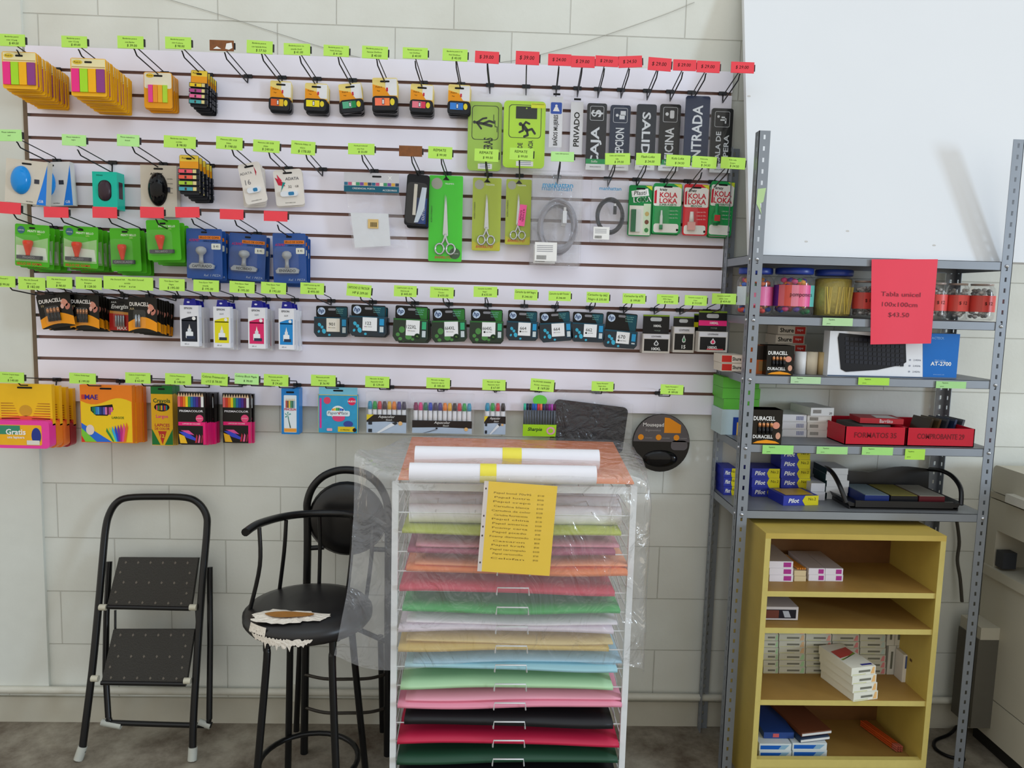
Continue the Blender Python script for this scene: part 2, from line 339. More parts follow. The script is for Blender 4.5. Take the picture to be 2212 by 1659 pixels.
R4 = [((20, 625), (-18, 596, 33, 620), G, ['Pila Duracell C', '', '$ 99.00'], .02), ((76, 628), (40, 599, 98, 626), G, ['Pila AA Duracell', 'blister c/10', '$ 182.00'], .02), ((137, 629), (101, 598, 156, 623), G, ['Pila AAA Duracell', 'blister', '$ 98.00'], .02),
      ((196, 630), (164, 599, 220, 625), G, ['Pila AAA Duracell', 'Energizer', '$ 128.00'], .02), ((255, 631), (224, 598, 331, 626), G, ['Pila Duracell AA     Pila AAA Duracell', 'surtido', '$ 99.00      $ 67.00'], .01), ((318, 633), None, None, [], 0),
      ((382, 637), (344, 602, 399, 628), G, ['Tinta Epson T664', 'Negra', '$ 195.00'], .02), ((453, 637), (418, 605, 473, 630), G, ['Tinta Epson T664', 'amarilla', '$ 195.00'], .02), ((529, 639.5), (496, 608, 550, 633), G, ['Tinta Epson T664', 'Magenta', '$ 195.00'], .03),
      ((596, 641), (564, 610, 618, 635), G, ['Tinta Epson T664', 'Cyan', '$ 195.00'], .03), ((681, 643), (649, 611, 700, 636), G, ['CARTUCHO hp 901', 'TRICOLOR', '$ 495.00'], .02), ((778, 646), (749, 614, 802, 641), G, ['CARTUCHO 122 TRICOLOR', 'HP $ 209.00'], .08),
      ((877, 650), (851, 617, 900, 641), G, ['CARTUCHO 122 XL', 'TRICOLOR', '$ 445.00'], .02), ((957, 650), (929, 620, 980, 644), G, ['Cartucho hp 664XL', 'Tricolor', '$ 635.00'], .02), ((1048, 652), (1023, 619, 1074, 642), G, ['Cartucho hp 664XL', 'Negro', '$ 635.00'], 0),
      ((1133, 650), (1111, 625, 1161, 648), G, ['Cartucho hp 664 Negro', '$ 246.00'], .02), ((1205, 662), (1185, 629, 1233, 650), G, ['Cartucho hp 664 Tricolor', '$ 246.00'], 0), ((1286, 659), (1267, 631, 1316, 654), G, ['Cartucho hp 662', 'Negro $ 235.00'], .01),
      ((1365, 662), (1345, 634, 1394, 656), G, ['Cartucho hp 670', '$ 199.00'], 0), ((1437, 664), (1419, 636, 1465, 657), G, ['Cartucho Lexmark', '100XL Negro', '$ 619.00'], 0), ((1497, 665), (1479, 638, 1527, 660), G, ['Cartucho Lexmark 15', 'Color', '$ 513.00'], .01),
      ((1560, 666), (1538, 634, 1590, 657), G, ['Cartucho Lexmark', '100XL Color', '$ 459.00'], 0)]
R5 = [((38, 832), (-2, 804, 52, 827), G, ['Colores Crayola largos', 'c/36', '$ 140.00'], .02), ((186, 833), (150, 806, 207, 829), G, ['Colores Vividel largo', '', '$ 199.00'], .02), ((305, 833), (271, 805, 325, 828), G, ['Colores Crayola largos', 'c/12', '$ 62.00'], .01),
      ((396, 836), (357, 807, 413, 831), G, ['Colores Prismacolor', 'c/24', '$ 148.00'], .02), ((473, 834), (435, 807, 492, 832), G, ['Colores Prismacolor', 'c/12 $ 78.00'], .05), ((540, 833), (507, 807, 559, 830), Lg, ['Colores Block Maple', '$ 78.00'], .03),
      ((601, 837), (570, 809, 623, 834), G, ['Plumones pincelin', 'blister fino', '$ 24.60'], .03), ((702, 838), (672, 810, 725, 834), G, ['Plumones pincelin', 'block c/ano', '$ 36.90'], .01), ((819, 841), (789, 813, 841, 837), G, ['Marcador de Agua', 'Aquacolor blis/8', '$ 129.00'], .02),
      ((945, 845), (921, 816, 972, 839), G, ['Marcador de Agua', 'Aquacolor blis/12', '$ 185.00'], .01), ((1068, 847), (1042, 820, 1092, 843), G, ['Marcador de Agua', 'Aquacolor blis/4', '$ 67.00'], .01), ((1166, 847), (1146, 819, 1197, 845), G, ['PLUMONES SHARPIE', 'Accion. marcatexto', '$ 169.00'], .06),
      ((1300, 850), (1278, 824, 1325, 845), G, ['Tapete Mousepad', 'Negro 6mm', '$ 35.00'], .01), ((1448, 856), (1427, 831, 1476, 852), G, ['Tapete Mousepad c/', 'mesa de gel', '$ 189.00'], .02)]
for r_, L_ in enumerate((R1, R2, R3, R4, R5)):
    for i_, (t_, b_, c_, l_, q_) in enumerate(L_): hook(r_, i_, t_, b_, c_, l_, q_)
# ------------------------------------------------------------------ hanging goods
def hang(name, maker, box, Yf, label, cat, group=None, n=1, dy=.012, tilt=0., h0=.012, jit=.03, yaw=0., labels=None):
    x0, y0, x1, y1 = box; cxm = (x0+x1)/2; cym = (y0+y1)/2
    a = at(x0, cym, Yf); b = at(x1, cym, Yf); t = at(cxm, y0, Yf); bo = at(cxm, y1, Yf)
    W, H = b.x-a.x, t.z-bo.z
    loc = Vector(((a.x+b.x)/2, -Yf, t.z-h0))
    lb = label.replace('{}', ORD[0]) if '{}' in label else label
    r = thing(name, lb, cat, loc, (0, tilt, yaw), group)
    maker(r, W, H, h0)
    for k in range(1, n):
        c = clone(r); c.location = loc+Vector((.045*dy*k+random.uniform(-.002, .002), dy*k, -.123*dy*k-random.uniform(0, .004)))
        c.rotation_euler = (0, tilt*.4+random.uniform(-jit, jit), yaw)
        c['label'] = labels[k-1] if labels else label.replace('{}', ORD[k] if k < n-1 or n < 3 else 'rearmost')
    return r
PI = math.pi
def M_(h, r=.35, **k): return mat(h, r, var=.04, spec=.28, **k)
YEL, ORG = M_('#f4b81c'), M_('#f08a1a')
def slot(m, y=-.0006, w=.016, z=0): m.poly(rr(-w, w, z-.003, z+.003, .0028, 3), y, BLK); return m
def mk_flags(r, W, H, h0):
    T, Bt = h0, h0-H; m = MB()
    m.ext(rr(-W/2, W/2, Bt, T, .006), 0, .0035, YEL, M_('#c98a10'))
    m.poly(rc(-W/2+.003, W/2-.003, T-H*.27, T-.002), -.0004, M_('#eee3b0')); m.poly(el(-W*.3, T-H*.11, W*.14, H*.06), -.0008, M_('#e6c63a'))
    m.text('Post-it', -W*.3, T-H*.11, H*.05, -.0012, INK, wmax=W*.2); m.box(-W/2+.004, W/2-.004, -.0006, 0, T-H*.245, T-H*.22, M_('#b59a5a')); slot(m, -.0008, .012)
    m.build('backing_card', r)
    cs = ['#f02f86', '#a8dd2a', '#f7b512', '#8e3f86']; w = W*.93/4
    for i, c in enumerate(cs):
        q = MB(); x = -W*.465+i*w; q.box(x+.0008, x+w-.0008, -.0065, 0, Bt+.012, T-H*.29, M_(c, .2)); q.build('flag_pad', r)
def mk_flags_small(r, W, H, h0):
    T, Bt = h0, h0-H; m = MB(); m.ext(rr(-W/2, W/2, Bt, T, .008), 0, .004, M_('#f2a51c'), M_('#c98a10'))
    m.poly(rr(-W/2+.002, W/2-.002, T-H*.45, T-.002, .006), -.0004, M_('#f2ead0')); m.poly(el(-W*.28, T-H*.1, W*.14, H*.06), -.0008, M_('#f0c832'))
    m.text('Post-it', -W*.28, T-H*.1, H*.045, -.0012, INK, wmax=W*.2); slot(m); m.build('backing_card', r)
    w = W*.68/4
    for i, c in enumerate(['#f4469c', '#f79a2c', '#f8b52a', '#b7e13c']):
        q = MB(); x = -W*.34+i*w; q.box(x+.0006, x+w-.0006, -.005, 0, T-H*.84, T-H*.36, M_(c, .2)); q.build('flag_pad', r)
def mk_strips(cols):
    def f(r, W, H, h0):
        T, Bt = h0, h0-H; m = MB(); m.ext(rr(-W/2, W/2, Bt, T, .006), 0, .003, M_('#23252c'), BLK)
        m.poly(rc(-W/2+.001, W/2-.001, T-H*.30, T-.001), -.0004, M_('#f3d24a')); m.poly(rc(-W/2+.001, W/2-.001, T-H*.34, T-H*.16), -.0006, M_('#f4a21e'))
        m.text('Post-it', -W*.18, T-H*.08, H*.05, -.001, INK, wmax=W*.4); slot(m, -.001, .009); m.build('backing_card', r)
        n = len(cols); hh = H*.6/n
        for i, c in enumerate(cols):
            z1 = T-H*.36-i*hh; q = MB(); q.box(-W/2-.001, W/2+.004, -.011, 0, z1-hh*.78, z1, M_('#1c1e24', .25)); q.build('dispenser', r)
            p = MB(); p.box(-W/2+.001, W*.22, -.0116, -.0105, z1-hh*.7, z1-hh*.1, M_(c, .2)); p.box(W*.24, W*.42, -.0116, -.0105, z1-hh*.7, z1-hh*.1, M_('#e0cf8e', .2)); p.box(-W*.18, -W*.08, -.0119, -.0112, z1-hh*.65, z1-hh*.2, M_('#40302a')); p.build('flag_window', r)
    return f
def mk_disp(c1, c2, white=True):
    def f(r, W, H, h0):
        T = h0; m = MB(); hc = H*.64
        m.ext(rr(-W/2, W/2, T-hc, T, .006), 0, .0012, M_('#f2dc84'), None)
        if white: m.poly([(W/2-.002, T-.003), (W*.02, T-.003), (W*.02, T-hc*.62), (W*.2, T-hc*.8), (W/2-.002, T-hc*.8)], -.0004, M_('#eeeef0'))
        m.poly([(W*.0, T-hc*.45), (-W/2+.001, T-hc*.3), (-W/2+.001, T-hc+.002), (W/2-.001, T-hc+.002), (W/2-.001, T-hc*.84), (W*.18, T-hc*.8)], -.0006, M_('#f39c18'))
        m.text('Post-it', -W*.24, T-hc*.42, H*.055, -.001, INK, wmax=W*.3); m.text('Flags', -W*.26, T-hc*.6, H*.035, -.001, INK, wmax=W*.3)
        m.box(W*.05, W*.12, -.0012, 0, T-hc*.62, T-hc*.45, M_('#c8203a')); slot(m); m.build('backing_card', r)
        d = MB(); d.ext(rr(-W/2, W/2+.002, T-H, T-H*.56, .012), -.014, .004, M_('#15171d', .2)); d.ext(rr(-W*.46, W*.49, T-H*.98, T-H*.6, .01), -.018, -.014, M_('#1d2026', .15)); d.build('dispenser', r)
        p = MB(); z0, z1 = T-H*.85, T-H*.63
        p.box(-W*.38, W*.15, -.0195, -.018, z0, z1, M_(c1, .2)); p.box(W*.02, W*.2, -.0197, -.018, z0, z1, M_(c2, .2)); p.poly(el(W*.31, (z0+z1)/2, W*.09, (z1-z0)*.45), -.0185, M_('#e8d232'))
        p.box(-W*.1, -W*.01, -.02, -.018, z0+H*.03, z1-H*.02, M_('#3a3436')); p.box(-W*.085, -W*.025, -.0205, -.0195, z0+H*.05, z1-H*.05, M_('#e8e8ea')); p.build('flag_window', r)
    return f
def mk_glow_sign(kind):
    def f(r, W, H, h0):
        T, Bt = h0, h0-H; g = M_('#a9cf52' if kind == 1 else '#bdea3e', .3); ink = M_('#1d261c')
        m = MB(); t2 = T-H*.08; m.ext(rr(-W/2+.004, W/2-.004, Bt+.008, t2, .014), 0, .006, g)
        def ring(x0, x1, z0, z1, w, y, mm):
            a = rr(x0, x1, z0, z1, .012); b = rr(x0+w, x1-w, z0+w, z1-w, .011); n = len(a)
            m.add([(p[0], y, p[1]) for p in a]+[(p[0], y, p[1]) for p in b], [(i, (i+1) % n, n+(i+1) % n, n+i) for i in range(n)], mm)
        ring(-W*.36, W*.38, t2-H*.49, t2-H*.05, .002, -.0005, ink)
        def limb(p, w): # stick figure pieces
            for a, b in zip(p[:-1], p[1:]):
                dx, dz = b[0]-a[0], b[1]-a[1]; L = math.hypot(dx, dz) or 1; nx, nz = -dz/L*w/2, dx/L*w/2
                m.poly([(a[0]+nx, a[1]+nz), (b[0]+nx, b[1]+nz), (b[0]-nx, b[1]-nz), (a[0]-nx, a[1]-nz)], -.0006, ink)
            for q in p: m.poly(el(q[0], q[1], w/2, w/2, 8), -.0007, ink)
        zc = t2-H*.27; u = W/10
        if kind == 1:
            m.poly(el(-2.9*u, zc+.1*u, .42*u, .42*u), -.0006, ink); limb([(-2.3*u, zc), (-.3*u, zc-.3*u), (1.8*u, zc-.8*u)], .75*u)
            limb([(-2.1*u, zc+.1*u), (-.6*u, zc+1.1*u), (.4*u, zc+1.3*u)], .5*u); limb([(-2.1*u, zc-.2*u), (-1*u, zc-1.6*u)], .5*u); limb([(-.4*u, zc-.2*u), (1.2*u, zc+.5*u), (2.6*u, zc+.1*u)], .6*u)
            limb([(3.4*u, zc-2.4*u), (3.4*u, zc-1*u), (2.8*u, zc-1*u), (2.8*u, zc+.6*u), (2.4*u, zc+.6*u), (2.4*u, zc+2.2*u)], .18*u)
            m.text('ERAS', W*.1, T-H*.62, W*.25, -.0006, ink, rot=PI/2, bold=.05, w=H*.16)
        else:
            m.poly(rc(-2*u, 2.8*u, zc+.6*u, zc+3.3*u), -.0006, ink); m.poly(el(.4*u, zc+2.9*u, .16*u, .16*u), -.0009, g)
            m.poly(el(-.9*u, zc-.6*u, .42*u, .42*u), -.0006, ink); limb([(-.3*u, zc-.9*u), (.6*u, zc-2*u)], .8*u); limb([(-.3*u, zc-.9*u), (.3*u, zc-.1*u), (1.1*u, zc-.5*u)], .45*u)
            limb([(-.4*u, zc-1*u), (-.3*u, zc-2*u), (-1.1*u, zc-2.4*u)], .45*u); limb([(.6*u, zc-2*u), (1.7*u, zc-1.6*u), (2.4*u, zc-2.6*u)], .5*u); limb([(.6*u, zc-2*u), (.8*u, zc-3*u), (0, zc-3.3*u)], .5*u)
            m.text('DE', -W*.09, T-H*.67, W*.11, -.0006, ink, rot=PI/2, bold=.04, w=H*.07); m.text('NCIA', W*.15, T-H*.66, W*.11, -.0006, ink, rot=PI/2, bold=.04, w=H*.12)
            m.poly(rc(W*.14, W*.46, t2-H*.09, t2-.006), -.0012, M_('#e6f02a')); m.text('FOTOLUMINISCENTE', W*.3, t2-H*.04, .004, -.0016, INK, wmax=W*.28)
        m.build('sign_plate', r)
        p = MB(); p.box(-W*.17, W*.22, -.0012, -.0002, Bt+.014, Bt+H*.12, WHT)
        for j in range(3): p.poly(rc(-W*.12, W*.17, Bt+.02+j*.006, Bt+.0215+j*.006), -.0016, M_('#5a62a0'))
        p.build('barcode_sticker', r)
        b = MB(); b.ext(rr(-W/2, W/2, Bt, T, .012), -.004, -.0035, CLEAR); b.ext(rr(-.03, .03, T-.004, T+.012, .01), -.001, 0, CLEAR); b.build('clear_sleeve', r)
    return f
def mk_strip_sign(txt, blue):
    def f(r, W, H, h0):
        T, Bt = h0, h0-H; m = MB(); m.ext(rc(-W*.46, W*.46, Bt+.004, T-H*.1), 0, .003, M_('#e6e6ea', .25))
        if blue:
            z1 = T-H*.2; m.poly(rr(-W*.4, W*.4, z1-W*.8, z1, .004), -.0005, M_('#1a4fb4')); m.poly(el(0, z1-W*.24, W*.09, W*.09), -.001, WHT)
            m.poly([(-W*.1, z1-W*.32), (W*.1, z1-W*.32), (W*.24, z1-W*.62), (-W*.24, z1-W*.62)], -.001, WHT)
            m.text(txt, 0, Bt+H*.32, W*.3, -.0005, INK, rot=PI/2, bold=.02, w=H*.53)
        else: m.text(txt, 0, Bt+H*.44, W*.42, -.0005, INK, rot=PI/2, bold=.03, w=H*.58)
        m.build('sign_plate', r)
        m = MB(); m.ext(rc(-W/2, W/2, Bt, T), -.0015, -.001, CLEAR); m.box(-.012, .012, -.003, 0, -.003, .003, BLK); m.build('clear_sleeve', r)
    return f
def mk_dark_sign(txt, icon, flip=False, col='#15171c', foot='green'):
    def f(r, W, H, h0):
        T, Bt = h0, h0-H; t2 = T-.014; m = MB(); m.ext(rr(-W/2+.006, W/2-.006, Bt+.012, t2, .008), 0, .006, M_(col, .3)); wt = M_('#dfe3e8')
        def ring(x0, x1, z0, z1, w):
            a = rr(x0, x1, z0, z1, .006); b = rr(x0+w, x1-w, z0+w, z1-w, .005); n = len(a)
            m.add([(p[0], -.0005, p[1]) for p in a]+[(p[0], -.0005, p[1]) for p in b], [(i, (i+1) % n, n+(i+1) % n, n+i) for i in range(n)], wt)
        zc = t2-W*.42
        if icon != 'none':
            s = W*.3; ring(-s, s, zc-s, zc+s, .0012)
            if icon == '$': m.text('$', 0, zc, W*.44, -.001, wt, rot=PI/2, bold=.05)
            elif icon == 'desk': m.poly(el(-W*.14, zc, W*.06, W*.06), -.001, wt); m.poly(rc(-W*.04, W*.18, zc-W*.16, zc+W*.02), -.001, wt); m.poly(rc(W*.0, W*.22, zc+W*.0, zc+W*.18), -.001, wt)
            elif icon == 'office': m.poly(el(-W*.14, zc+W*.02, W*.07, W*.07), -.001, wt); m.poly(rr(-W*.02, W*.16, zc-W*.15, zc+W*.17, .004), -.001, wt)
            else: m.poly(el(-W*.16, zc+W*.1, W*.05, W*.05), -.001, wt); m.poly(rc(-W*.04, W*.16, zc+W*.04, zc+W*.1), -.001, wt); m.poly(rc(W*.1, W*.16, zc-W*.16, zc+W*.1), -.001, wt); m.poly(rc(-W*.08, W*.14, zc-W*.06, zc-W*.0), -.001, wt)
        top = T-H*(.38 if icon != 'none' else .17); bot = Bt+H*.06; cz = (top+bot)/2; L = top-bot
        if '|' in txt:
            a, b = txt.split('|'); m.text(a, -W*.12, cz+L*.08, W*.2, -.0008, wt, rot=PI/2, bold=.03, w=L*.8); m.text(b, W*.2, cz, W*.2, -.0008, wt, rot=PI/2, bold=.03, w=L*.8)
        else: m.text(txt, 0, cz, W*.36, -.0008, wt, rot=-PI/2 if flip else PI/2, bold=.045, w=L)
        m.build('sign_plate', r)
        p = MB(); p.ext(rc(-W*.42, W*.42, Bt+.004, Bt+H*.15), -.003, -.002, M_('#e9eaec'))
        if foot == 'green': p.poly(rc(-W*.42, W*.42, Bt+H*.1, Bt+H*.17), -.0032, M_('#1c9a55')); p.text('Selfix', -W*.05, Bt+H*.135, .008, -.0036, WHT, shear=.2)
        p.text('SENALAMIENTO', 0, Bt+H*.06, .004, -.0034, INK, wmax=W*.6); p.build('cardboard_footer', r)
        b = MB(); b.ext(rr(-W/2, W/2, Bt, T, .006), -.006, -.0055, CLEAR); b.build('clear_blister', r)
    return f
def box3(m, W, T, Bt, d, c, y0=0.): m.box(-W/2, W/2, y0, y0+d, Bt, T, c); return m
def mk_mouse_pack(body, card, strip):
    def f(r, W, H, h0):
        T, Bt = h0, h0-H; m = MB(); m.ext(rc(-W/2, W/2, Bt, T), 0, .03, M_(card), M_(card))
        if strip: m.poly([(W/2, T-.01), (W/2, Bt), (W*.27, Bt), (W*.4, T-H*.5)], -.0005, M_('#1f7fe0')); m.text('GB', W*.38, Bt+.012, .009, -.001, WHT)
        m.poly(rc(W*.2, W*.32, T-H*.52, T-H*.42), -.001, M_('#3a3c46')); m.text('wireless', W*.1, Bt+.008, .005, -.001, INK)
        if not strip: m.text('ACTECK', -W*.05, T-H*.17, .008, -.001, INK, bold=.02); [m.text('- 2.4 GHz', W*.3, T-H*(.26+.09*j), .004, -.001, INK) for j in range(4)]
        slot(m); m.build('box', r)
        q = MB(); sx = -W*.12 if strip else -W*.02; q.dome(sx, T-H*.47, W*(.24 if strip else .27), H*(.33 if strip else .33), -.0005, .024, M_(body, .12)); q.build('mouse', r)
    return f
def mk_teal(r, W, H, h0):
    T, Bt = h0, h0-H; g = M_('#12bfa6'); m = MB(); m.box(-W/2, W/2, 0, .055, Bt, T, g); m.text('mouse', -W*.2, T-.012, .006, -.0006, INK)
    m.box(W/2, W/2+.0006, .012, .04, T-H*.7, T-H*.25, M_('#3c2a34')); m.build('box', r)
    q = MB(); q.poly(rr(-W*.27, W*.27, T-H*.78, T-H*.22, W*.26, 8), -.0008, BLK); q.dome(0, T-H*.5, W*.27, H*.28, -.0005, .012, M_('#3b2a33', .3)); q.build('mouse', r)
def mk_usb(bird):
    def f(r, W, H, h0):
        T, Bt = h0, h0-H; m = MB(); m.ext(rr(-W/2, W/2, Bt, T, .01), 0, .004, M_('#e9e2da'))
        if bird:
            m.poly([(-W*.46, T-H*.2), (-W*.2, T-H*.34), (-W*.12, T-H*.46), (-W*.36, T-H*.42)], -.0006, M_('#c81f3c')); m.poly([(-W*.38, T-H*.12), (-W*.22, T-H*.3), (-W*.34, T-H*.36)], -.0008, M_('#d9274a'))
            m.poly([(-W*.2, T-H*.34), (-W*.1, T-H*.36), (-W*.26, T-H*.56), (-W*.3, T-H*.64)], -.001, M_('#1b8d8a')); m.text('ADATA', W*.14, T-H*.26, .010, -.0006, M_('#6b6a70'), bold=.02)
            m.text('32', W*.04, T-H*.48, .009, -.0006, INK); m.text('GB', W*.28, T-H*.48, .007, -.0006, INK)
        else:
            m.text('ADATA', -W*.2, T-H*.24, .009, -.0006, M_('#6b6a70')); m.text('16', -W*.2, T-H*.46, .018, -.0006, M_('#77757a')); m.poly([(W*.2, T-H*.1), (W*.28, T-H*.25), (W*.22, T-H*.34)], -.0006, M_('#b5203c'))
        m.text('www.adata.com', 0, Bt+.01, .004, -.0006, INK); slot(m); m.build('backing_card', r)
        q = MB(); z = T-H*.68; q.ext(rr(-W*.3, W*.3, z-.009, z+.009, .008), -.009, 0, M_('#e6eaf0', .15)); q.ext(rr(-W*.02, W*.18, z-.006, z+.006, .004), -.0095, -.009, M_('#2e7fb0', .15)); q.build('flash_drive', r)
    return f
def mk_bag_header(r, W, H, h0):
    T, Bt = h0, h0-H; m = MB(); hz = T-H*.25; m.ext(rc(-W/2, W*.34, hz, T), -.001, .001, M_('#c9c8cc'))
    m.poly(rc(-W/2, W*.34, hz, hz+H*.08), -.0014, M_('#0f5d74')); m.text('CREDENCIAL PORTA', -W*.2, hz+H*.045, .006, -.0018, WHT); m.text('ACCESORIOS', W*.2, hz+H*.03, .006, -.0018, WHT)
    for i in range(14):
        x = -W/2+i*W*.06; m.poly(rc(x+.001, x+W*.058, hz+H*.085, hz+H*.125), -.0016, M_(['#2a6b8a', '#c45a7a', '#e8e4da', '#3f9a6a', '#7a4a9a', '#d8a848', '#30405a'][i % 7]))
    m.text('X', W*.2, T-H*.06, .012, -.0016, WHT, bold=.06); slot(m, -.0016); m.build('header_card', r)
    q = MB(); q.ext([(-W*.47, hz), (-W*.36, Bt), (W*.36, Bt+H*.04), (W*.5, Bt+H*.03), (W*.34, hz)], -.002, .004, BAG); q.build('clear_bag', r)
    q = MB(); q.ext([(-W*.4, hz-H*.27), (-W*.33, Bt+H*.02), (W*.22, Bt+H*.06), (W*.18, hz-H*.27)], -.0008, .002, M_('#e4e6ea')); q.build('card_sleeves', r)
    q = MB(); q.box(-W*.13, W*.03, -.004, -.0025, hz-H*.47, hz-H*.35, M_('#d8b878')); [q.box(-W*.09+i*W*.013, -W*.084+i*W*.013, -.0045, -.004, hz-H*.45, hz-H*.39, INK) for i in range(8)]; q.build('price_sticker', r)
def mk_cutter(r, W, H, h0):
    T, Bt = h0, h0-H; m = MB(); m.ext(rr(-W/2, W/2, Bt, T, .01), 0, .004, M_('#14161c')); m.poly(rc(W*.0, W*.45, Bt+.008, T-H*.45), -.0006, M_('#1e3f7c')); m.text('CUTTER', W*.32, Bt+H*.25, .009, -.001, WHT, rot=PI/2)
    m.build('backing_card', r)
    q = MB(); q.box(-W*.14, W*.0, -.016, -.004, Bt+H*.2, T-H*.2, M_('#d8d2c4', .3)); q.ext([(-W*.05, Bt+.01), (W*.12, Bt+.012), (W*.36, Bt+H*.35), (W*.4, T-H*.25), (W*.2, T-H*.25), (W*.06, Bt+H*.3)], -.012, -.002, M_('#cdd8e4', .2)); q.build('cutter_blades', r)
    q = MB(); q.ext(rr(-W*.44, W*.44, Bt+.006, T-.03, .014), -.02, -.0195, CLEAR); q.build('clear_blister', r)
CHR = mat('#c9ccd2', .22, .9, .03)
def mk_scissors(card, scale_=1., sticker=False, big=False):
    def f(r, W, H, h0):
        T, Bt = h0, h0-H; m = MB(); m.ext(rr(-W/2+.002, W/2-.002, Bt+.002, T-.002, .005), 0, .002, M_(card)); m.poly(el(-W*.26, T-H*.1, W*.16, W*.16), -.0005, M_('#a8a79a'))
        m.text('TRAMPA', W*.1, T-H*.1, .006, -.0006, WHT); m.text('ACERO | FORJADO', -W*.4, T-H*.45, .005, -.0006, INK, rot=PI/2); m.text('BARRILITO', -W*.05, Bt+.016, .009, -.0006, M_('#c43a30'), wmax=W*.8, shear=.3, bold=.02)
        if not big:
            m.poly([(-W*.47, Bt+.004), (W*.47, Bt+.004), (W*.47, Bt+H*.14), (0, Bt+H*.06), (-W*.47, Bt+H*.14)], -.0003, M_('#c4bf2a'))
        else: m.poly(el(W*.28, Bt+.03, W*.16, W*.16), -.0006, M_('#3a5a3a')); m.text('BARRILITO', W*.28, Bt+.03, .004, -.001, WHT)
        m.poly([(-.012, -.006), (.012, -.006), (0, .008)], -.0008, BLK); m.build('backing_card', r)
        b = MB(); p = T-H*.68; tp = T-H*.22; w = W*.1
        b.ext([(-w*.2, tp), (w*.7, p), (w*.1, p-H*.05), (-w*.7, p)], -.004, -.0015, CHR); b.ext([(w*.2, tp-.004), (w*.8, p-.004), (-w*.3, p-H*.05), (-w*.4, p)], -.0055, -.004, CHR)
        for s in (-1, 1):
            cx, cz = s*W*.16, Bt+H*.15; b.tube([(-s*w*.1, -.004, p), (s*w*.5, -.004, p-H*.08), (cx-s*W*.06, -.004, cz+H*.055)], W*.035, CHR, 6)
            b.tube([(cx+W*.125*math.cos(t), -.004, cz+W*.15*math.sin(t)) for t in [2*PI*i/18 for i in range(18)]], W*.03, CHR, 6, closed=True)
        b.lathe([(.0035, 0), (.0035, .002)], (0, -.007, p), CHR, 10); b.build('scissors', r)
        q = MB(); q.ext(rr(-W/2, W/2, Bt, T, .008), -.009, -.0085, CLEAR); q.build('clear_blister', r)
        if sticker:
            q = MB(); q.M = Matrix.Translation((W*.15, -.0095, T-H*.55)) @ Matrix.Rotation(.1, 4, 'Y'); q.box(-W*.13, W*.13, -.0006, .0004, -H*.16, H*.16, M_('#f25f9c'))
            q.text('REMATE', -W*.05, 0, .007, -.001, INK, rot=PI/2); q.text('TIJERAS $ 45', W*.05, 0, .006, -.001, INK, rot=PI/2, wmax=H*.28); q.build('remate_sticker', r)
    return f
def mk_cable(col, big):
    def f(r, W, H, h0):
        T, Bt = h0, h0-H; m = MB(); m.ext(rr(-W/2, W/2, Bt, T, .004), -.016, .012, BAG); m.build('clear_bag', r)
        q = MB(); c = mat(col, .35, var=.05); cz = Bt+H*.42
        for i in range(5):
            rx, rz = W*(.40-.018*i), H*(.285-.012*i); q.tube([(rx*math.cos(t)*.95+W*.03, -.006+.004*math.sin(3*t+i), cz+rz*math.sin(t)) for t in [2*PI*k/36 for k in range(36)]], .0032, c, 6, closed=True)
        q.box(W*.12, W*.2, -.013, -.001, cz+H*.03, cz+H*.16, M_('#e4e6ea' if big else '#22242a')); q.box(W*.135, W*.185, -.011, -.003, cz+H*.16, cz+H*.2, CHR); q.build('cable', r)
        p = MB(); p.box(-W*.42, W*.02, -.0175, -.0165, Bt+H*.04, Bt+H*.24, WHT)
        for j in range(4): p.poly(rc(-W*.38, -W*.06, Bt+H*(.14+.02*j), Bt+H*(.146+.02*j)), -.0178, M_('#7a7c86'))
        for j in range(14): p.poly(rc(-W*.38+j*W*.014, -W*.373+j*W*.014, Bt+H*.055, Bt+H*.1), -.0178, INK)
        p.build('barcode_sticker', r); p = MB(); p.text('manhattan', W*.0, T-H*.15, W*.1, -.0172, M_('#2292c4'), w=W*.6, bold=.01); p.build('bag_print', r)
    return f
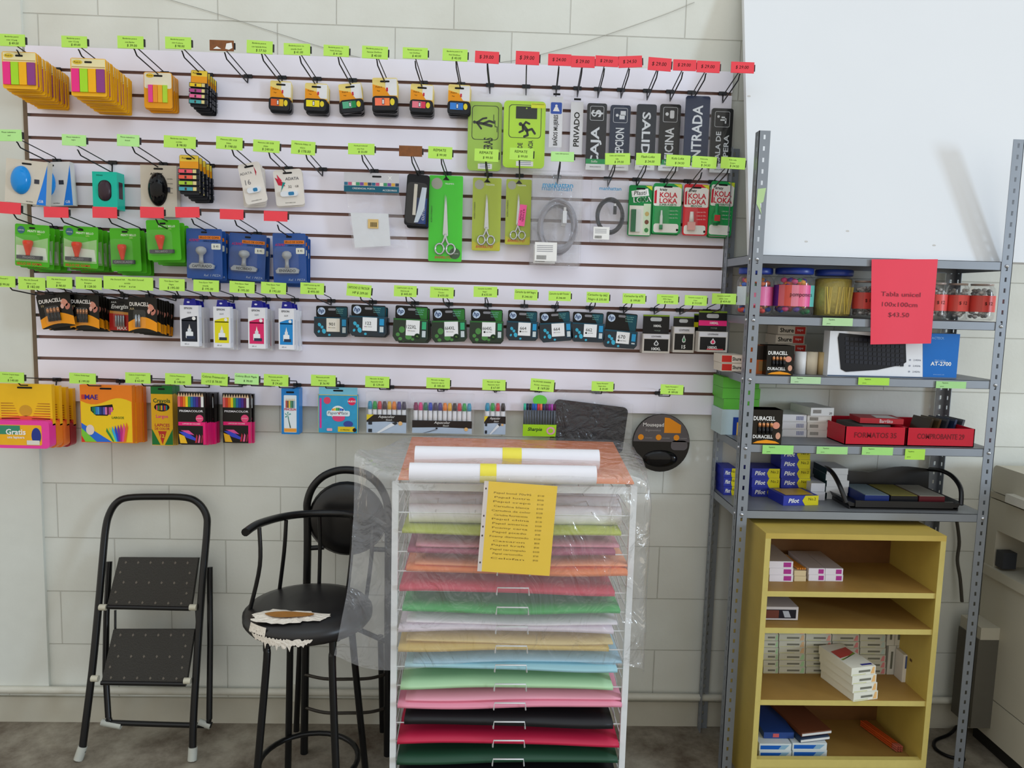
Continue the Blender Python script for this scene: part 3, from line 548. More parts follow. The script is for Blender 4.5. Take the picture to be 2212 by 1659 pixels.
def mk_glue(kind):
    base = {'flash': '#168a45', 'gel': '#1f9a50', 'brocha': '#d92a34', 'gotero': '#1f9a50'}[kind]
    def f(r, W, H, h0):
        T, Bt = h0, h0-H; m = MB(); m.ext(rr(-W/2, W/2, Bt, T, .008), 0, .003, M_(base)); red = M_('#cc1c34')
        if kind == 'flash':
            m.poly([(-W*.4, T-H*.12), (W*.3, T-H*.06), (W*.36, T-H*.2), (-W*.36, T-H*.24)], -.0005, WHT); m.text('Plasti', -W*.02, T-H*.15, H*.09, -.001, INK, shear=.2, wmax=W*.6, rot=.08); m.text('LOKA', W*.08, T-H*.28, H*.1, -.0008, WHT, bold=.1, rot=.08); m.text('LOKA', W*.08, T-H*.28, H*.085, -.0013, M_('#0c5a2c'), bold=.04, rot=.08)
            m.poly(rc(-W*.45, W*.45, Bt+H*.02, T-H*.4), -.0005, M_('#e4e0d4')); m.poly(rc(W*.15, W*.45, Bt+H*.04, T-H*.36), -.0007, M_('#cfe0c0')); [m.poly(el(W*.3, Bt+H*(.12+.16*j), W*.09, H*.045), -.001, M_(['#3f8a4a', '#7a4a3a', '#c8b070'][j])) for j in range(3)]
        else:
            m.poly(rr(-W*.48, W*.48, T-H*.45, T-.012, .006), -.0005, M_('#f0eee8')); m.poly(rr(-W*.45, W*.42, Bt+.004, Bt+H*.2, .008), -.0005, M_('#ecebe4'))
            m.text('krazy', -W*.15, T-H*.13, H*.05, -.001, INK, bold=.04); m.text('KOLA', W*.03, T-H*.23, H*.1, -.001, red, bold=.05, wmax=W*.72); m.text('LOKA', W*.03, T-H*.345, H*.1, -.001, red, bold=.05, wmax=W*.78)
            m.poly([(-W*.46, T-H*.16), (-W*.38, T-H*.13), (-W*.38, T-H*.4), (-W*.46, T-H*.4)], -.001, red)
            m.text({'gel': 'SUPER FUERTE', 'brocha': 'BROCHA', 'gotero': 'GOTERITO'}[kind], W*.02, T-H*.425, H*.04, -.001, M_('#0f6a3a'), bold=.04, wmax=W*.75)
            for j in range(3): m.text('- seca en 10 s', W*.22, T-H*(.54+.07*j), H*.025, -.001, WHT, wmax=W*.4)
            m.poly(el(W*.38, Bt+H*.08, W*.04, H*.025), -.001, INK)
        m.poly([(W*.2, T-.002), (W*.48, T-.002), (W*.48, T-H*.1)], -.0008, M_('#d8e23c')); slot(m); m.build('backing_card', r)
        q = MB()
        if kind == 'flash': q.box(-W*.38, -W*.18, -.01, -.001, Bt+H*.08, T-H*.48, M_('#0f6a40')); q.box(-W*.18, W*.02, -.009, -.001, Bt+H*.08, T-H*.48, M_('#d8dcd8', .2))
        elif kind == 'gel': q.lathe([(.004, 0), (.0055, .003), (.005, H*.24), (.0035, H*.28), (.003, H*.36)], (-W*.2, -.006, Bt+H*.1), M_('#dfe6e0', .2)); q.lathe([(.006, 0), (.006, H*.09)], (-W*.2, -.006, Bt+H*.08), M_('#1f8a50', .2))
        elif kind == 'brocha': q.box(-W*.32, -W*.02, -.012, -.001, Bt+H*.1, Bt+H*.26, M_('#e4a8a0', .2)); q.lathe([(W*.1, 0), (W*.07, H*.2)], (-W*.17, -.006, Bt+H*.26), M_('#f0ede8', .3), 14)
        else: q.lathe([(W*.14, 0), (W*.16, .003), (W*.16, H*.17), (W*.08, H*.2), (W*.08, H*.34), (W*.03, H*.36)], (-W*.22, -.01, Bt+H*.22), M_('#16934e', .2), 16); q.poly(rc(-W*.34, -W*.1, Bt+H*.26, Bt+H*.37), -.024, M_('#c83a3a'))
        q.build('glue_tube' if kind != 'gotero' else 'glue_bottle', r)
        q = MB(); q.ext(rr(-W*.47, W*.05, Bt+H*.05, T-H*.47, .008), -.015, -.0145, CLEAR); q.build('clear_blister', r)
    return f
def mk_stamp_green(txt, pale, red):
    def f(r, W, H, h0):
        T, Bt = h0, h0-H; m = MB(); m.ext(rr(-W/2, W/2, Bt, T, .006), 0, .002, M_('#4fb51f'))
        if pale:
            m.poly([(-W*.48, T-H*.3), (-W*.1, T-H*.42), (W*.46, T-H*.3), (W*.46, Bt+H*.12), (-W*.48, Bt+H*.12)], -.0004, M_('#9fcc86')); m.poly([(-W*.46, T-H*.5), (W*.4, T-H*.55), (W*.44, Bt+H*.17), (-W*.46, Bt+H*.17)], -.0006, M_('#d8e0cc'))
            m.poly(el(-W*.32, T-H*.14, W*.11, W*.11), -.0006, M_('#3c6a7a')); m.text('selecta', -W*.32, T-H*.14, .005, -.001, WHT)
            m.text('SELLO DE GOMA', -W*.08, Bt+H*.06, .008, -.0008, M_('#e0562c'), wmax=W*.75, bold=.02)
        m.text('PRINTY BELLO', W*.12, T-H*.16, .007, -.0008, M_('#eaf6d8'), wmax=W*.5, bold=.02); m.text('sello', W*.2, T-H*.22, .005, -.0008, M_('#e0f0a0')); slot(m, -.0008, .01); m.build('backing_card', r)
        q = MB(); z = Bt+H*.17; q.box(-W*.4, W*.32, -.012, -.002, z, z+H*.09, M_('#4a4a4c')); q.text(txt, -W*.04, z+H*.045, H*.05, -.0124, M_('#a8aaa8'), wmax=W*.6); q.build('stamp_base', r)
        q = MB(); q.lathe([(W*.06, 0), (W*.055, H*.03), (W*.115, H*.22), (W*.14, H*.28), (W*.135, H*.34), (W*.1, H*.36)], (-W*.06, -.013, z+H*.09), M_('#e2401c', .2), 18); q.build('stamp_handle', r)
        q = MB(); q.ext(rr(-W*.42, W*.36, z-.006, T-H*.26, .016), -.028, -.0275, CLEAR); q.build('clear_blister', r)
    return f
def mk_stamp_blue(txt):
    def f(r, W, H, h0):
        T, Bt = h0, h0-H; m = MB(); m.ext(rr(-W/2, W/2, Bt, T, .005), 0, .002, mat('#1c4c94', .35, var=.25, scale=22))
        m.poly(rc(-W*.15, W*.46, T-H*.21, T-H*.14), -.0006, M_('#e07a22')); m.text('SELLO DE GOMA', W*.15, T-H*.175, .007, -.001, INK, wmax=W*.55); m.text('ACRIMET', -W*.27, T-H*.23, .009, -.001, M_('#d02a6a'), shear=.2, wmax=W*.3)
        m.text('OFFICE SUPPLIES', W*.18, T-H*.245, .005, -.001, INK); m.poly(rr(W*.2, W*.46, T-H*.41, T-H*.29, .003), -.0006, M_('#dcdccf')); m.text('$ 45', W*.33, T-H*.35, .007, -.001, INK); m.text('Ref. 1 PIEZA', W*.22, Bt+H*.07, .008, -.001, M_('#a9b8d0'), shear=.2); slot(m, -.0008, .01); m.build('backing_card', r)
        q = MB(); z = Bt+H*.2; q.ext([(-W*.38, z), (W*.28, z), (W*.31, z+H*.07), (W*.2, z+H*.11), (-W*.32, z+H*.11), (-W*.4, z+H*.05)], -.013, -.002, M_('#9fa4a8', .25)); q.text(txt, -W*.04, z+H*.05, H*.055, -.0134, M_('#33363a'), wmax=W*.55, bold=.02); q.build('stamp_base', r)
        q = MB(); q.lathe([(W*.07, 0), (W*.055, H*.08), (W*.06, H*.16), (W*.11, H*.19), (W*.15, H*.24), (W*.13, H*.3), (W*.06, H*.33)], (-W*.05, -.014, z+H*.11), M_('#a6a9ac', .2), 18); q.build('stamp_handle', r)
        q = MB(); q.ext(rr(-W*.4, W*.34, z-.005, T-H*.28, .016), -.03, -.0295, CLEAR); q.build('clear_blister', r)
    return f
def battery(m, x, z0, z1, rad, y):
    h = z1-z0; m.lathe([(rad, 0), (rad, h*.62)], (x, y, z0), M_('#16171a', .2), 12); m.lathe([(rad, h*.62), (rad, h*.95)], (x, y, z0), mat('#c98a5a', .25, .6), 12); m.lathe([(rad*.4, h*.95), (rad*.4, h)], (x, y, z0), CHR, 8)
def mk_battery(kind, n=4, silver=False):
    def f(r, W, H, h0):
        T, Bt = h0, h0-H; m = MB(); m.ext(rr(-W/2, W/2, Bt, T, .006), 0, .002, M_('#17140f'))
        if kind == 'ener':
            m.poly([(-W*.5, T-H*.42), (W*.5, T-H*.5), (W*.5, Bt+.004), (-W*.5, Bt+.004)], -.0004, M_('#c02620')); m.poly([(-W*.48, T-H*.36), (W*.48, T-H*.42), (W*.48, T-H*.5), (-W*.48, T-H*.44)], -.0006, M_('#d8903a')); m.text('Energizer', 0, T-H*.25, H*.13, -.001, M_('#e8e6e2'), wmax=W*.8, shear=.25, bold=.03); m.text('MAX', W*.0, Bt+H*.1, H*.1, -.001, WHT, bold=.04); m.text('AAA', -W*.3, T-H*.1, H*.06, -.001, WHT)
        else:
            a = [(W/2, Bt+H*.02), (W/2, Bt+H*.28)]+[(W*.5-W*k/8, Bt+H*(.28+.16*math.sin(PI*k/8))) for k in range(1, 8)]+[(-W/2, Bt+H*.28), (-W/2, Bt+H*.02)]+[(-W*.5+W*k/8, Bt+H*(.02+.1*math.sin(PI*k/8))) for k in range(1, 8)]
            m.poly(a, -.0005, M_('#f39a14')); m.text('DURACELL', -W*.1, T-H*.2, H*.11, -.001, M_('#f0e8e0'), wmax=W*.68, bold=.03); m.text('10' if n == 4 and not silver else 'AA', -W*.36, T-H*.33, H*.07, -.001, M_('#c9b48a'))
            m.poly(el(W*.3, T-H*.3, W*.1, H*.12, 12, .5), -.0008, M_('#d8917a')); m.poly(el(W*.38, T-H*.42, W*.07, H*.1, 12, -.5), -.0008, M_('#c47a68')); m.poly(el(W*.22, T-H*.4, W*.05, H*.07), -.0009, M_('#e8b0a0'))
        slot(m, -.001, .009); m.build('backing_card', r)
        for i in range(n):
            q = MB(); x = -W*.2+i*W*.1
            if kind == 'ener' or silver: q.lathe([(W*.042, 0), (W*.042, H*.33), (W*.018, H*.34), (W*.018, H*.36)], (x, -.006, Bt+H*.15), mat('#aab0b8', .25, .7), 12)
            else: battery(q, x, Bt+H*.2, Bt+H*.6, W*.042, -.006)
            q.build('battery', r)
        q = MB(); q.ext(rr(-W*.27, W*.16, Bt+H*.12, Bt+H*.64, .008), -.013, -.0125, CLEAR); q.build('clear_blister', r)
    return f
def mk_ink(col, pale=None):
    def f(r, W, H, h0):
        T, Bt = h0, h0-H; d = .03; t2 = T-H*.14; m = MB(); m.box(-W/2, W/2, 0, d, Bt, t2, M_('#ebebf0')); z1 = t2-H*.24
        m.poly(rc(-W*.42, W*.42, Bt+H*.1, z1-H*.07), -.0005, M_(col)); m.poly([(-W*.42, z1-H*.09), (W*.42, z1-H*.09), (W*.42, z1+H*.02), (0, z1+H*.0), (-W*.42, z1-H*.05)], -.0005, M_(col)); m.poly(el(W*.25, z1-H*.03, W*.1, W*.1), -.001, WHT)
        m.text('EPSON', -W*.05, t2-H*.06, H*.04, -.001, M_('#55585e'), bold=.02, wmax=W*.7); m.text('664', -W*.0, t2-H*.15, H*.04, -.001, M_('#8a8d92')); m.text('68 ml', -W*.15, Bt+H*.05, H*.03, -.001, M_('#70737a'))
        p = Bt+H*.17; m.poly(rr(-W*.2, W*.2, p, p+H*.14, .003), -.0008, M_('#eceff2')); m.poly(rc(-W*.1, W*.1, p+H*.14, p+H*.2), -.0008, M_('#dfe3e8')); m.poly([(-W*.06, p+H*.2), (W*.06, p+H*.2), (0, p+H*.3)], -.0008, M_('#f4ece4')); m.box(-W*.16, W*.3, -.001, 0, p-.002, p+H*.05, M_('#26324a'))
        m.box(W/2, W/2+.0004, .006, d-.006, Bt+H*.1, z1, M_('#d9dae0')); m.build('box', r)
        q = MB(); q.ext([(-W*.32, t2), (-W*.26, T), (W*.3, T), (W*.36, t2)][::-1], .002, .006, M_('#1d1f8c')); q.poly(el(-W*.05, 0, .005, .003), .0015, M_('#dcdcf4')); q.build('hang_tab', r)
    return f
def mk_cart(num, green=False, dot=True, tall=False, pale=False):
    A, B_ = ('#142a1c', '#2c6a30') if green else ('#0e2330', '#124a5e')
    def f(r, W, H, h0):
        T, Bt = h0, h0-H; hd = H*(.5 if tall else .36); m = MB(); m.ext(rr(-W/2, W/2, T-hd, T, .006), 0, .006, M_('#0d0e10', .3))
        m.poly([(W*.12, T-.004), (W*.48, T-.004), (W*.48, T-hd), (W*.3, T-hd)], -.0004, M_('#2f7a34' if green else '#0f4d5c')); m.poly(el(-W*.33, T-H*.17, W*.12, W*.12), -.0008, M_('#c4d4ea')); m.text('hp', -W*.33, T-H*.17, W*.13, -.0012, M_('#12386c'), shear=.25, bold=.02)
        for j, s in enumerate(['Tinta original', 'Original Ink', 'Cartouche']): m.text(s, W*.24, T-H*(.1+.06*j), H*.035, -.0008, M_('#8ed0c4'), wmax=W*.32)
        m.poly(rr(-.013, .013, -.004, .004, .0035), -.001, M_('#8a8a90')); m.build('hang_header', r)
        q = MB(); zt = T-hd+.001; w2 = W*.53; pts = [(-w2, zt), (-w2*1.02, Bt+H*.14), (-w2*.82, Bt), (w2*.88, Bt+.002), (w2*1.04, Bt+H*.12), (w2, zt)]
        q.ext(pts[::-1], -.018, .016, mat(A, .3, var=.2, scale=30), M_(A)); y = -.0184; cc = '#7cc86a' if green else '#3fb0d0'
        for cx, cz, rx, rz, a in ((-.36, .62, .05, .06, .5), (-.28, .5, .045, .05, -.4), (-.22, .3, .06, .08, .3), (-.38, .28, .035, .045, -.5), (-.05, .12, .04, .035, .2)) if not green else ((-.26, .52, .09, .1, 0), (-.05, .22, .1, .09, 0), (-.38, .3, .06, .06, 0), (.08, .12, .05, .04, 0), (-.3, .12, .06, .05, 0)):
            q.poly(el(W*cx, Bt+(H-hd)*cz, W*rx, W*rz, 14, a), y, M_(cc if not green else '#4f8a48'))
        q.poly(rc(-w2*.98, w2*.98, zt-H*.05, zt-.001), y, M_(B_))
        q.poly(rc(-W*.14, W*.28, Bt+(H-hd)*.28, zt-H*.04), y-.0003, M_('#e4ddd0' if pale else '#eef0f2')); zz = Bt+(H-hd)*.66
        q.text(num, W*.03, zz, H*.105, y-.0008, INK, wmax=W*.3); (q.poly(el(-W*.06, zz-H*.11, W*.03, W*.03), y-.0008, INK) if dot else [q.poly(el(-W*.07+i*W*.03, zz-H*.11, W*.012, W*.012), y-.0008, M_(c)) for i, c in enumerate(('#c02a6a', '#2a8ac0', '#c8b020'))])
        q.text('negro black' if dot else 'tricolor', W*.08, zz-H*.11, H*.03, y-.0008, INK, wmax=W*.2)
        if green: q.poly(el(W*.22, Bt+(H-hd)*.26, W*.09, W*.09), y-.001, M_('#10301a')); q.text('XL', W*.22, Bt+(H-hd)*.26, H*.04, y-.0014, M_('#9ad06a'))
        q.poly(rc(W*.33, W*.5, Bt+H*.12, zt-H*.05), y-.0003, M_('#1d3a34' if green else '#123c52')); q.poly(rc(W*.35, W*.48, zt-H*.28, zt-H*.07), y-.0006, M_('#3ab07a' if green else '#2a9ad0')); q.poly(rc(W*.36, W*.47, Bt+H*.15, zt-H*.32), y-.0006, M_('#c8d4d8')); q.build('box', r)
    return f
def mk_lex(num, band, drop, two=True, redbar=None):
    def f(r, W, H, h0):
        T, Bt = h0, h0-H; m = MB(); hd = H*.5 if two else H*.28
        m.ext(rc(-W*.48, W*.48, T-hd, T), 0, .004, M_('#141416')); m.poly(rc(-W*.48, W*.48, T-H*.04, T), -.0005, M_('#7f9c2c')); m.poly(rr(-W*.22, W*.2, T-H*.17, T-H*.07, .006), -.0007, M_('#b9bbbd'))
        if two:
            m.poly(rc(-W*.48, W*.48, T-hd*.72, T-hd*.46), -.0008, M_(band)); m.text('100XL', W*.05, T-hd*.58, H*.06, -.0012, WHT, bold=.04); m.text('recarga', W*.05, T-hd*.84, H*.04, -.0012, M_('#8a9a8a'))
        m.build('hang_header', r)
        q = MB(); q.box(-W/2, W/2, -.014, .03, Bt, T-hd, M_('#c4beb6')); y = -.0144; zt = T-hd; h = zt-Bt
        q.poly(rc(-W*.47, W*.47, zt-h*.24, zt-h*.02), y, M_('#d4d2d6')); q.text('LEXMARK', 0, zt-h*.13, h*.09, y-.0006, INK, wmax=W*.5); q.poly(rc(-W*.44, W*.44, Bt+h*.1, zt-h*.27), y, M_('#0e0e10'))
        c = Bt+h*.48; q.poly([(0, c+h*.2), (-W*.09, c+h*.02), (-W*.07, c-h*.07), (0, c-h*.1), (W*.07, c-h*.07), (W*.09, c+h*.02)], y-.0006, M_('#d8d8d8')); q.poly([(0, c+h*.13), (-W*.06, c), (0, c-h*.07), (W*.06, c)], y-.001, M_(drop)); q.text(num, 0, Bt+h*.22, h*.14, y-.0006, WHT, bold=.05, wmax=W*.55)
        if redbar: q.poly(rc(-W*.2, W*.36, Bt+h*.11, Bt+h*.16), y-.0006, M_(redbar))
        q.build('box', r)
    return f
SPEC = ['#e86a7a', '#e2422e', '#ee7a22', '#f4c81e', '#e8e23a', '#3f9a3a', '#1f8a8a', '#2a5ab0', '#2a2f8a', '#6a2a8a', '#8a5a3a', '#e8e4e0']
def pencils(m, x0, x1, z0, z1, y, n, cols=SPEC, tip=.012):
    w = (x1-x0)/n
    for i in range(n):
        c = M_(cols[i % len(cols)], .3); x = x0+w*(i+.5)
        m.box(x-w*.46, x+w*.46, y, y+.003, z0, z1-tip, c); m.ext([(x-w*.46, z1-tip), (x+w*.46, z1-tip), (x, z1)], y, y+.003, M_('#e0bc94'))
def mk_case_pack(case):
    def f(r, W, H, h0):
        T, Bt = h0, h0-H; m = MB(); m.box(-W/2, W/2, .004, .022, Bt+H*.35, T, M_('#f2bd1c')); y = .0034
        for j in range(8):
            z = T-H*(.3+.04*j); c = M_('#b06a1c' if j < 4 else '#c8441c')
            m.poly([(-W*.46, z), (-W*(.24-.02*j), z), (-W*(.22-.02*j), z-.002), (-W*.46, z-.003)], y, c); m.poly([(W*.46, z), (W*(.24-.02*j), z), (W*(.22-.02*j), z-.002), (W*.46, z-.003)], y, c)
        m.poly([(-W/2, Bt+H*.35), (W/2, Bt+H*.35), (W/2, Bt+H*.46), (0, Bt+H*.5), (-W/2, Bt+H*.46)], y, M_('#e05a3a')); m.poly(el(0, T-H*.42, W*.12, H*.09), y, M_('#d09a28')); slot(m, .003, .025); m.build('pencil_box', r)
        q = MB(); q.ext(rr(-W/2, W/2, Bt, Bt+H*.44, .014), -.02, .02, M_(case, .15)); q.ext(rr(-W*.46, W*.36, Bt+H*.05, Bt+H*.37, .006), -.0206, -.02, M_('#f2b21e')); y = -.021
        q.poly(rc(-W*.44, -W*.04, Bt+H*.22, Bt+H*.36), y, M_('#3a8a6a')); q.poly(el(W*.26, Bt+H*.2, W*.09, H*.13), y, M_('#26388a')); q.text('Gratis', -W*.12, Bt+H*.26, H*.09, y-.0005, WHT, bold=.06); q.text('una lapicera', -W*.12, Bt+H*.17, H*.04, y-.0005, WHT, wmax=W*.42, bold=.02)
        q.poly(rc(W*.08, W*.32, Bt+H*.06, Bt+H*.13), y-.0008, M_('#e0dcd0')); q.build('pencil_case', r)
    return f
def mk_mae(r, W, H, h0):
    T, Bt = h0, h0-H; m = MB(); m.box(-W/2, W/2, 0, .024, Bt, T, M_('#f0801a')); y = -.0005
    m.poly([(-W*.49, T-H*.28)]+[(-W*.49+W*.98*k/10, T-H*(.28+.06*math.sin(PI*k/10*2))) for k in range(1, 11)][::1]+[(W*.49, Bt+.002), (-W*.49, Bt+.002)], y, M_('#f2c81c'))
    a = [(-W*.3, T-H*.38), (W*.12, T-H*.33), (W*.14, T-H*.42), (W*.02, T-H*.53), (-W*.2, T-H*.53), (-W*.3, T-H*.45)]; m.poly(a, y-.0004, BLK)
    for i in range(11):
        x = -W*.28+i*W*.037; m.poly(rc(x, x+W*.034, T-H*(.46 if i in (0, 10) else .51), T-H*.38), y-.0008, M_(['#1d6a4a', '#20805a', '#2a7ac0', '#4a9ad0', '#24408a', '#26306a', '#5a5ab0', '#e07ab0', '#6a2040', '#b04a8a', '#e86a9a'][i]))
    m.poly([(-W*.49, Bt+H*.34), (-W*.1, Bt+H*.12), (W*.1, Bt+.002), (-W*.2, Bt+.002), (-W*.49, Bt+H*.2)], y-.0004, M_('#2a6ad0')); m.poly([(-W*.49, Bt+H*.25), (-W*.25, Bt+H*.05), (-W*.2, Bt+.002), (-W*.49, Bt+.002)], y-.0006, M_('#7ac83a')); m.poly([(-W*.49, Bt+H*.12), (-W*.42, Bt+.002), (-W*.49, Bt+.002)], y-.0008, M_('#d82a2a'))
    for i, c in enumerate(['#2f8a3a', '#a8d84a', '#2ab0e0', '#2a4ac0', '#7a2a9a', '#c02a7a', '#e8508a', '#e86a2a']):
        x = -W*.02+i*W*.055; b = W*.11+i*W*.03; m.poly([(b, Bt+.004), (b+W*.045, Bt+.004), (x+W*.05, Bt+H*(.2+.01*i)), (x+W*.02, Bt+H*(.26+.015*i)), (x+W*.005, Bt+H*(.2+.01*i))], y-.001-.0001*i, M_(c))
    m.text('MAE', -W*.28, T-H*.21, H*.085, y-.0006, M_('#3a1c8a'), bold=.07, wmax=W*.3); m.poly(rr(-W*.47, -W*.41, T-H*.25, T-H*.17, .002), y-.0006, M_('#c83a2a')); m.text('LARGOS', W*.22, T-H*.56, H*.04, y-.0008, M_('#3a6a1c'), bold=.04)
    m.poly(el(-W*.32, Bt+H*.22, W*.08, H*.09), y-.0012, M_('#e8d4c4')); slot(m, -.001, .02); m.build('box', r)
def mk_crayola(r, W, H, h0):
    T, Bt = h0, h0-H; m = MB(); m.box(-W/2, W/2, 0, .03, Bt, T, M_('#f2bc1a')); y = -.0005; m.box(-W/2-.0004, W/2+.0004, -.0004, .0304, T-H*.14, T, M_('#14702c')); m.text('Crayola', 0, T-H*.26, H*.07, y, M_('#1a5a2a'), bold=.05, wmax=W*.8)
    m.poly(el(0, T-H*.36, W*.36, H*.07), y, BLK)
    for i in range(7): m.poly(rc(-W*.26+i*W*.075, -W*.2+i*W*.075, T-H*.41, T-H*.33), y-.0004, M_(SPEC[(i*5) % 12]))
    m.text('Largos', 0, T-H*.52, H*.055, y, M_('#f04a8a'), bold=.04, wmax=W*.7); m.text('LAPICES', 0, T-H*.66, H*.05, y, M_('#c02a3a'), bold=.05, wmax=W*.75); m.text('DE COLOR', 0, T-H*.72, H*.04, y, M_('#c02a3a'), bold=.05, wmax=W*.7)
    m.poly([(-W*.49, Bt+H*.28), (-W*.1, Bt+.002), (-W*.49, Bt+.002)], y, M_('#1a7a3a')); m.poly([(W*.49, Bt+H*.28), (W*.1, Bt+.002), (W*.49, Bt+.002)], y, M_('#1a7a3a')); m.poly([(-W*.2, Bt+H*.24), (W*.2, Bt+H*.24), (0, Bt+.003)], y-.0003, M_('#c8342c')); m.text('12', 0, Bt+H*.16, H*.06, y-.0008, M_('#f4d23a'), bold=.06)
    slot(m, -.001, .012); m.build('box', r)
def mk_prisma(r, W, H, h0):
    T, Bt = h0, h0-H; m = MB(); m.box(-W/2, W/2, 0, .014, Bt, T, M_('#14100f', .25)); y = -.0005; m.poly(rc(-W*.48, W*.49, Bt+H*.36, Bt+H*.43), y, M_('#e81f72')); m.text('LAPICES DE COLORES', 0, Bt+H*.395, H*.025, y-.0004, WHT, wmax=W*.7)
    m.box(W*.42, W*.505, -.0008, .0145, Bt, Bt+H*.43, M_('#e81f72')); m.text('PRISMACOLOR', 0, T-H*.36, H*.04, y-.0004, M_('#e8e4e6'), bold=.02, w=W*.86); m.poly(el(W*.3, T-H*.5, W*.14, W*.14), y-.0004, M_('#ee4a7c')); m.text('premier', W*.3, T-H*.5, H*.025, y-.0008, WHT)
    m.poly([(-W*.46, Bt+H*.24), (-W*.2, Bt+H*.24), (W*.15, Bt+H*.12), (W*.2, Bt+H*.06), (-W*.2, Bt+H*.13)], y-.0004, M_('#3a4ac8')); m.poly([(-W*.47, Bt+H*.2), (-W*.26, Bt+H*.16), (-W*.16, Bt+H*.02), (-W*.42, Bt+.004)], y-.0006, M_('#f2bc28')); m.poly([(-W*.4, Bt+H*.27), (-W*.1, Bt+H*.27), (W*.1, Bt+H*.18), (-W*.1, Bt+H*.2)], y-.0005, M_('#e0549a'))
    for i in range(3): x = W*(.12+.1*i); m.poly([(x, Bt+.006), (x+W*.07, Bt+.006), (x+W*.1, Bt+H*.16), (x+W*.06, Bt+H*.2)], y-.0006, M_(['#c02a3a', '#e86a9a', '#8a2a3a'][i]))
    m.build('box', r); q = MB(); pencils(q, -W*.48, W*.46, T-H*.28, T-.003, -.0035, 10, ['#e86a6a', '#d8402c', '#ee7a22', '#f4d21e', '#3f9a4a', '#1f6aa0', '#2a3f9a', '#4a2a8a', '#5a1a4a', '#ecebe6']); q.build('colored_pencils', r)
def mk_pincelin(r, W, H, h0):
    T, Bt = h0, h0-H; m = MB(); m.box(-W/2, W/2, 0, .05, Bt, T, M_('#1c7fc8')); y = -.0005; m.poly(rr(-W*.36, W*.36, Bt+H*.04, T-H*.14, .003), y, M_('#e4ecf0'))
    for i, c in enumerate(['#c84a3a', '#6a4a3a', '#e8c83a', '#3a8a5a', '#2a6a5a', '#8ab0c8']): m.poly(rc(-W*.26+i*W*.09, -W*.18+i*W*.09, T-H*.42, T-H*.26), y-.0004, M_(c)); m.poly([(-W*.26+i*W*.09, T-H*.26), (-W*.18+i*W*.09, T-H*.26), (-W*.22+i*W*.09, T-H*.2)], y-.0004, M_('#e0c8a4'))
    m.text('PINCELIN', 0, T-H*.45, H*.05, y-.0008, M_('#c82a5a'), bold=.04, wmax=W*.66); m.poly([(-W*.02, Bt+H*.14), (W*.04, Bt+H*.14), (-W*.12, Bt+H*.4), (-W*.15, Bt+H*.4)], y-.0006, M_('#2a5a4a'))
    for a in range(5): t = a*1.1+.3; m.poly([(-W*.13, Bt+H*.42), (-W*.13+W*.2*math.cos(t), Bt+H*.42+H*.08*math.sin(t)), (-W*.13+W*.16*math.cos(t+.4), Bt+H*.42+H*.07*math.sin(t+.4))], y-.0007, M_('#3a9a8a'))
    m.poly(rc(-W*.35, W*.35, Bt+H*.05, Bt+H*.13), y-.0004, M_('#f0a03a')); slot(m, -.001, .014); m.build('box', r)
def mk_papermate(r, W, H, h0):
    T, Bt = h0, h0-H; m = MB(); t2 = T-H*.16; m.box(-W/2, W/2, 0, .02, Bt, t2, mat('#1f9ac8', .3, var=.2, scale=25)); m.ext(rc(-W*.48, W*.48, t2, T), .004, .006, M_('#7cc4dc')); y = -.0005
    for a, b in ((-W/2, -W*.49), (W*.49, W/2)): m.poly(rc(a, b, Bt, t2), y, M_('#e8d24a'))
    m.poly(rc(-W/2, W/2, t2-.002, t2), y, M_('#e8d24a')); m.poly(rc(-W*.46, -W*.41, Bt+H*.1, t2-H*.08), y, M_('#e03a9a')); m.poly(el(-W*.27, t2-H*.13, W*.09, W*.09), y, M_('#e04a6a')); m.poly(el(W*.35, t2-H*.14, W*.1, W*.1), y, M_('#e02a5a')); m.text('NUEVO', W*.35, t2-H*.14, H*.04, y-.0004, WHT, bold=.03)
    m.poly(el(0, Bt+H*.44, W*.18, H*.16), y, WHT)
    for i, c in enumerate(['#f08a2a', '#f4cc22', '#3ab04a', '#2a8a5a', '#2a6ad0', '#1f4aa0']): m.poly(rc(-W*.15+i*W*.05, -W*.105+i*W*.05, Bt+H*.44, Bt+H*(.56-.01*abs(i-2.5))), y-.0004, M_(c))
    m.poly(el(W*.02, Bt+H*.34, W*.16, H*.09), y-.0006, M_('#e04a7a')); m.poly(rr(-W*.28, W*.3, Bt+H*.37, Bt+H*.49, .006), y-.0008, M_('#e4f0f4')); m.text('Paper Mate', 0, Bt+H*.43, H*.07, y-.0012, M_('#55606a'), shear=.2, wmax=W*.5); m.text('v', W*.03, Bt+H*.43, H*.08, y-.0015, M_('#d8284a'), bold=.06)
    m.poly(el(W*.26, Bt+H*.2, W*.12, H*.07), y-.0004, M_('#3a4a9a')); m.poly(rc(0, W*.42, Bt+.004, Bt+H*.14), y-.0006, M_('#e8cc2a')); m.text('12 PIEZAS', W*.18, Bt+H*.07, H*.035, y-.001, INK); m.poly(el(W*.42, Bt+H*.07, W*.05, W*.05), y-.001, M_('#1a1a1c')); m.poly(rr(-W*.28, -W*.14, Bt+H*.04, Bt+H*.1, .003), y-.0006, M_('#e8b0c0')); slot(m, .0035, .018); m.build('box', r)
AQ = ['#2a9ac0', '#2aa84a', '#d83a4a', '#4a2f35', '#e8b82a', '#f08a2a', '#4a3a8a', '#3a2f4a', '#8a2a5a', '#e8408a', '#1f7a5a', '#2a4ac0']
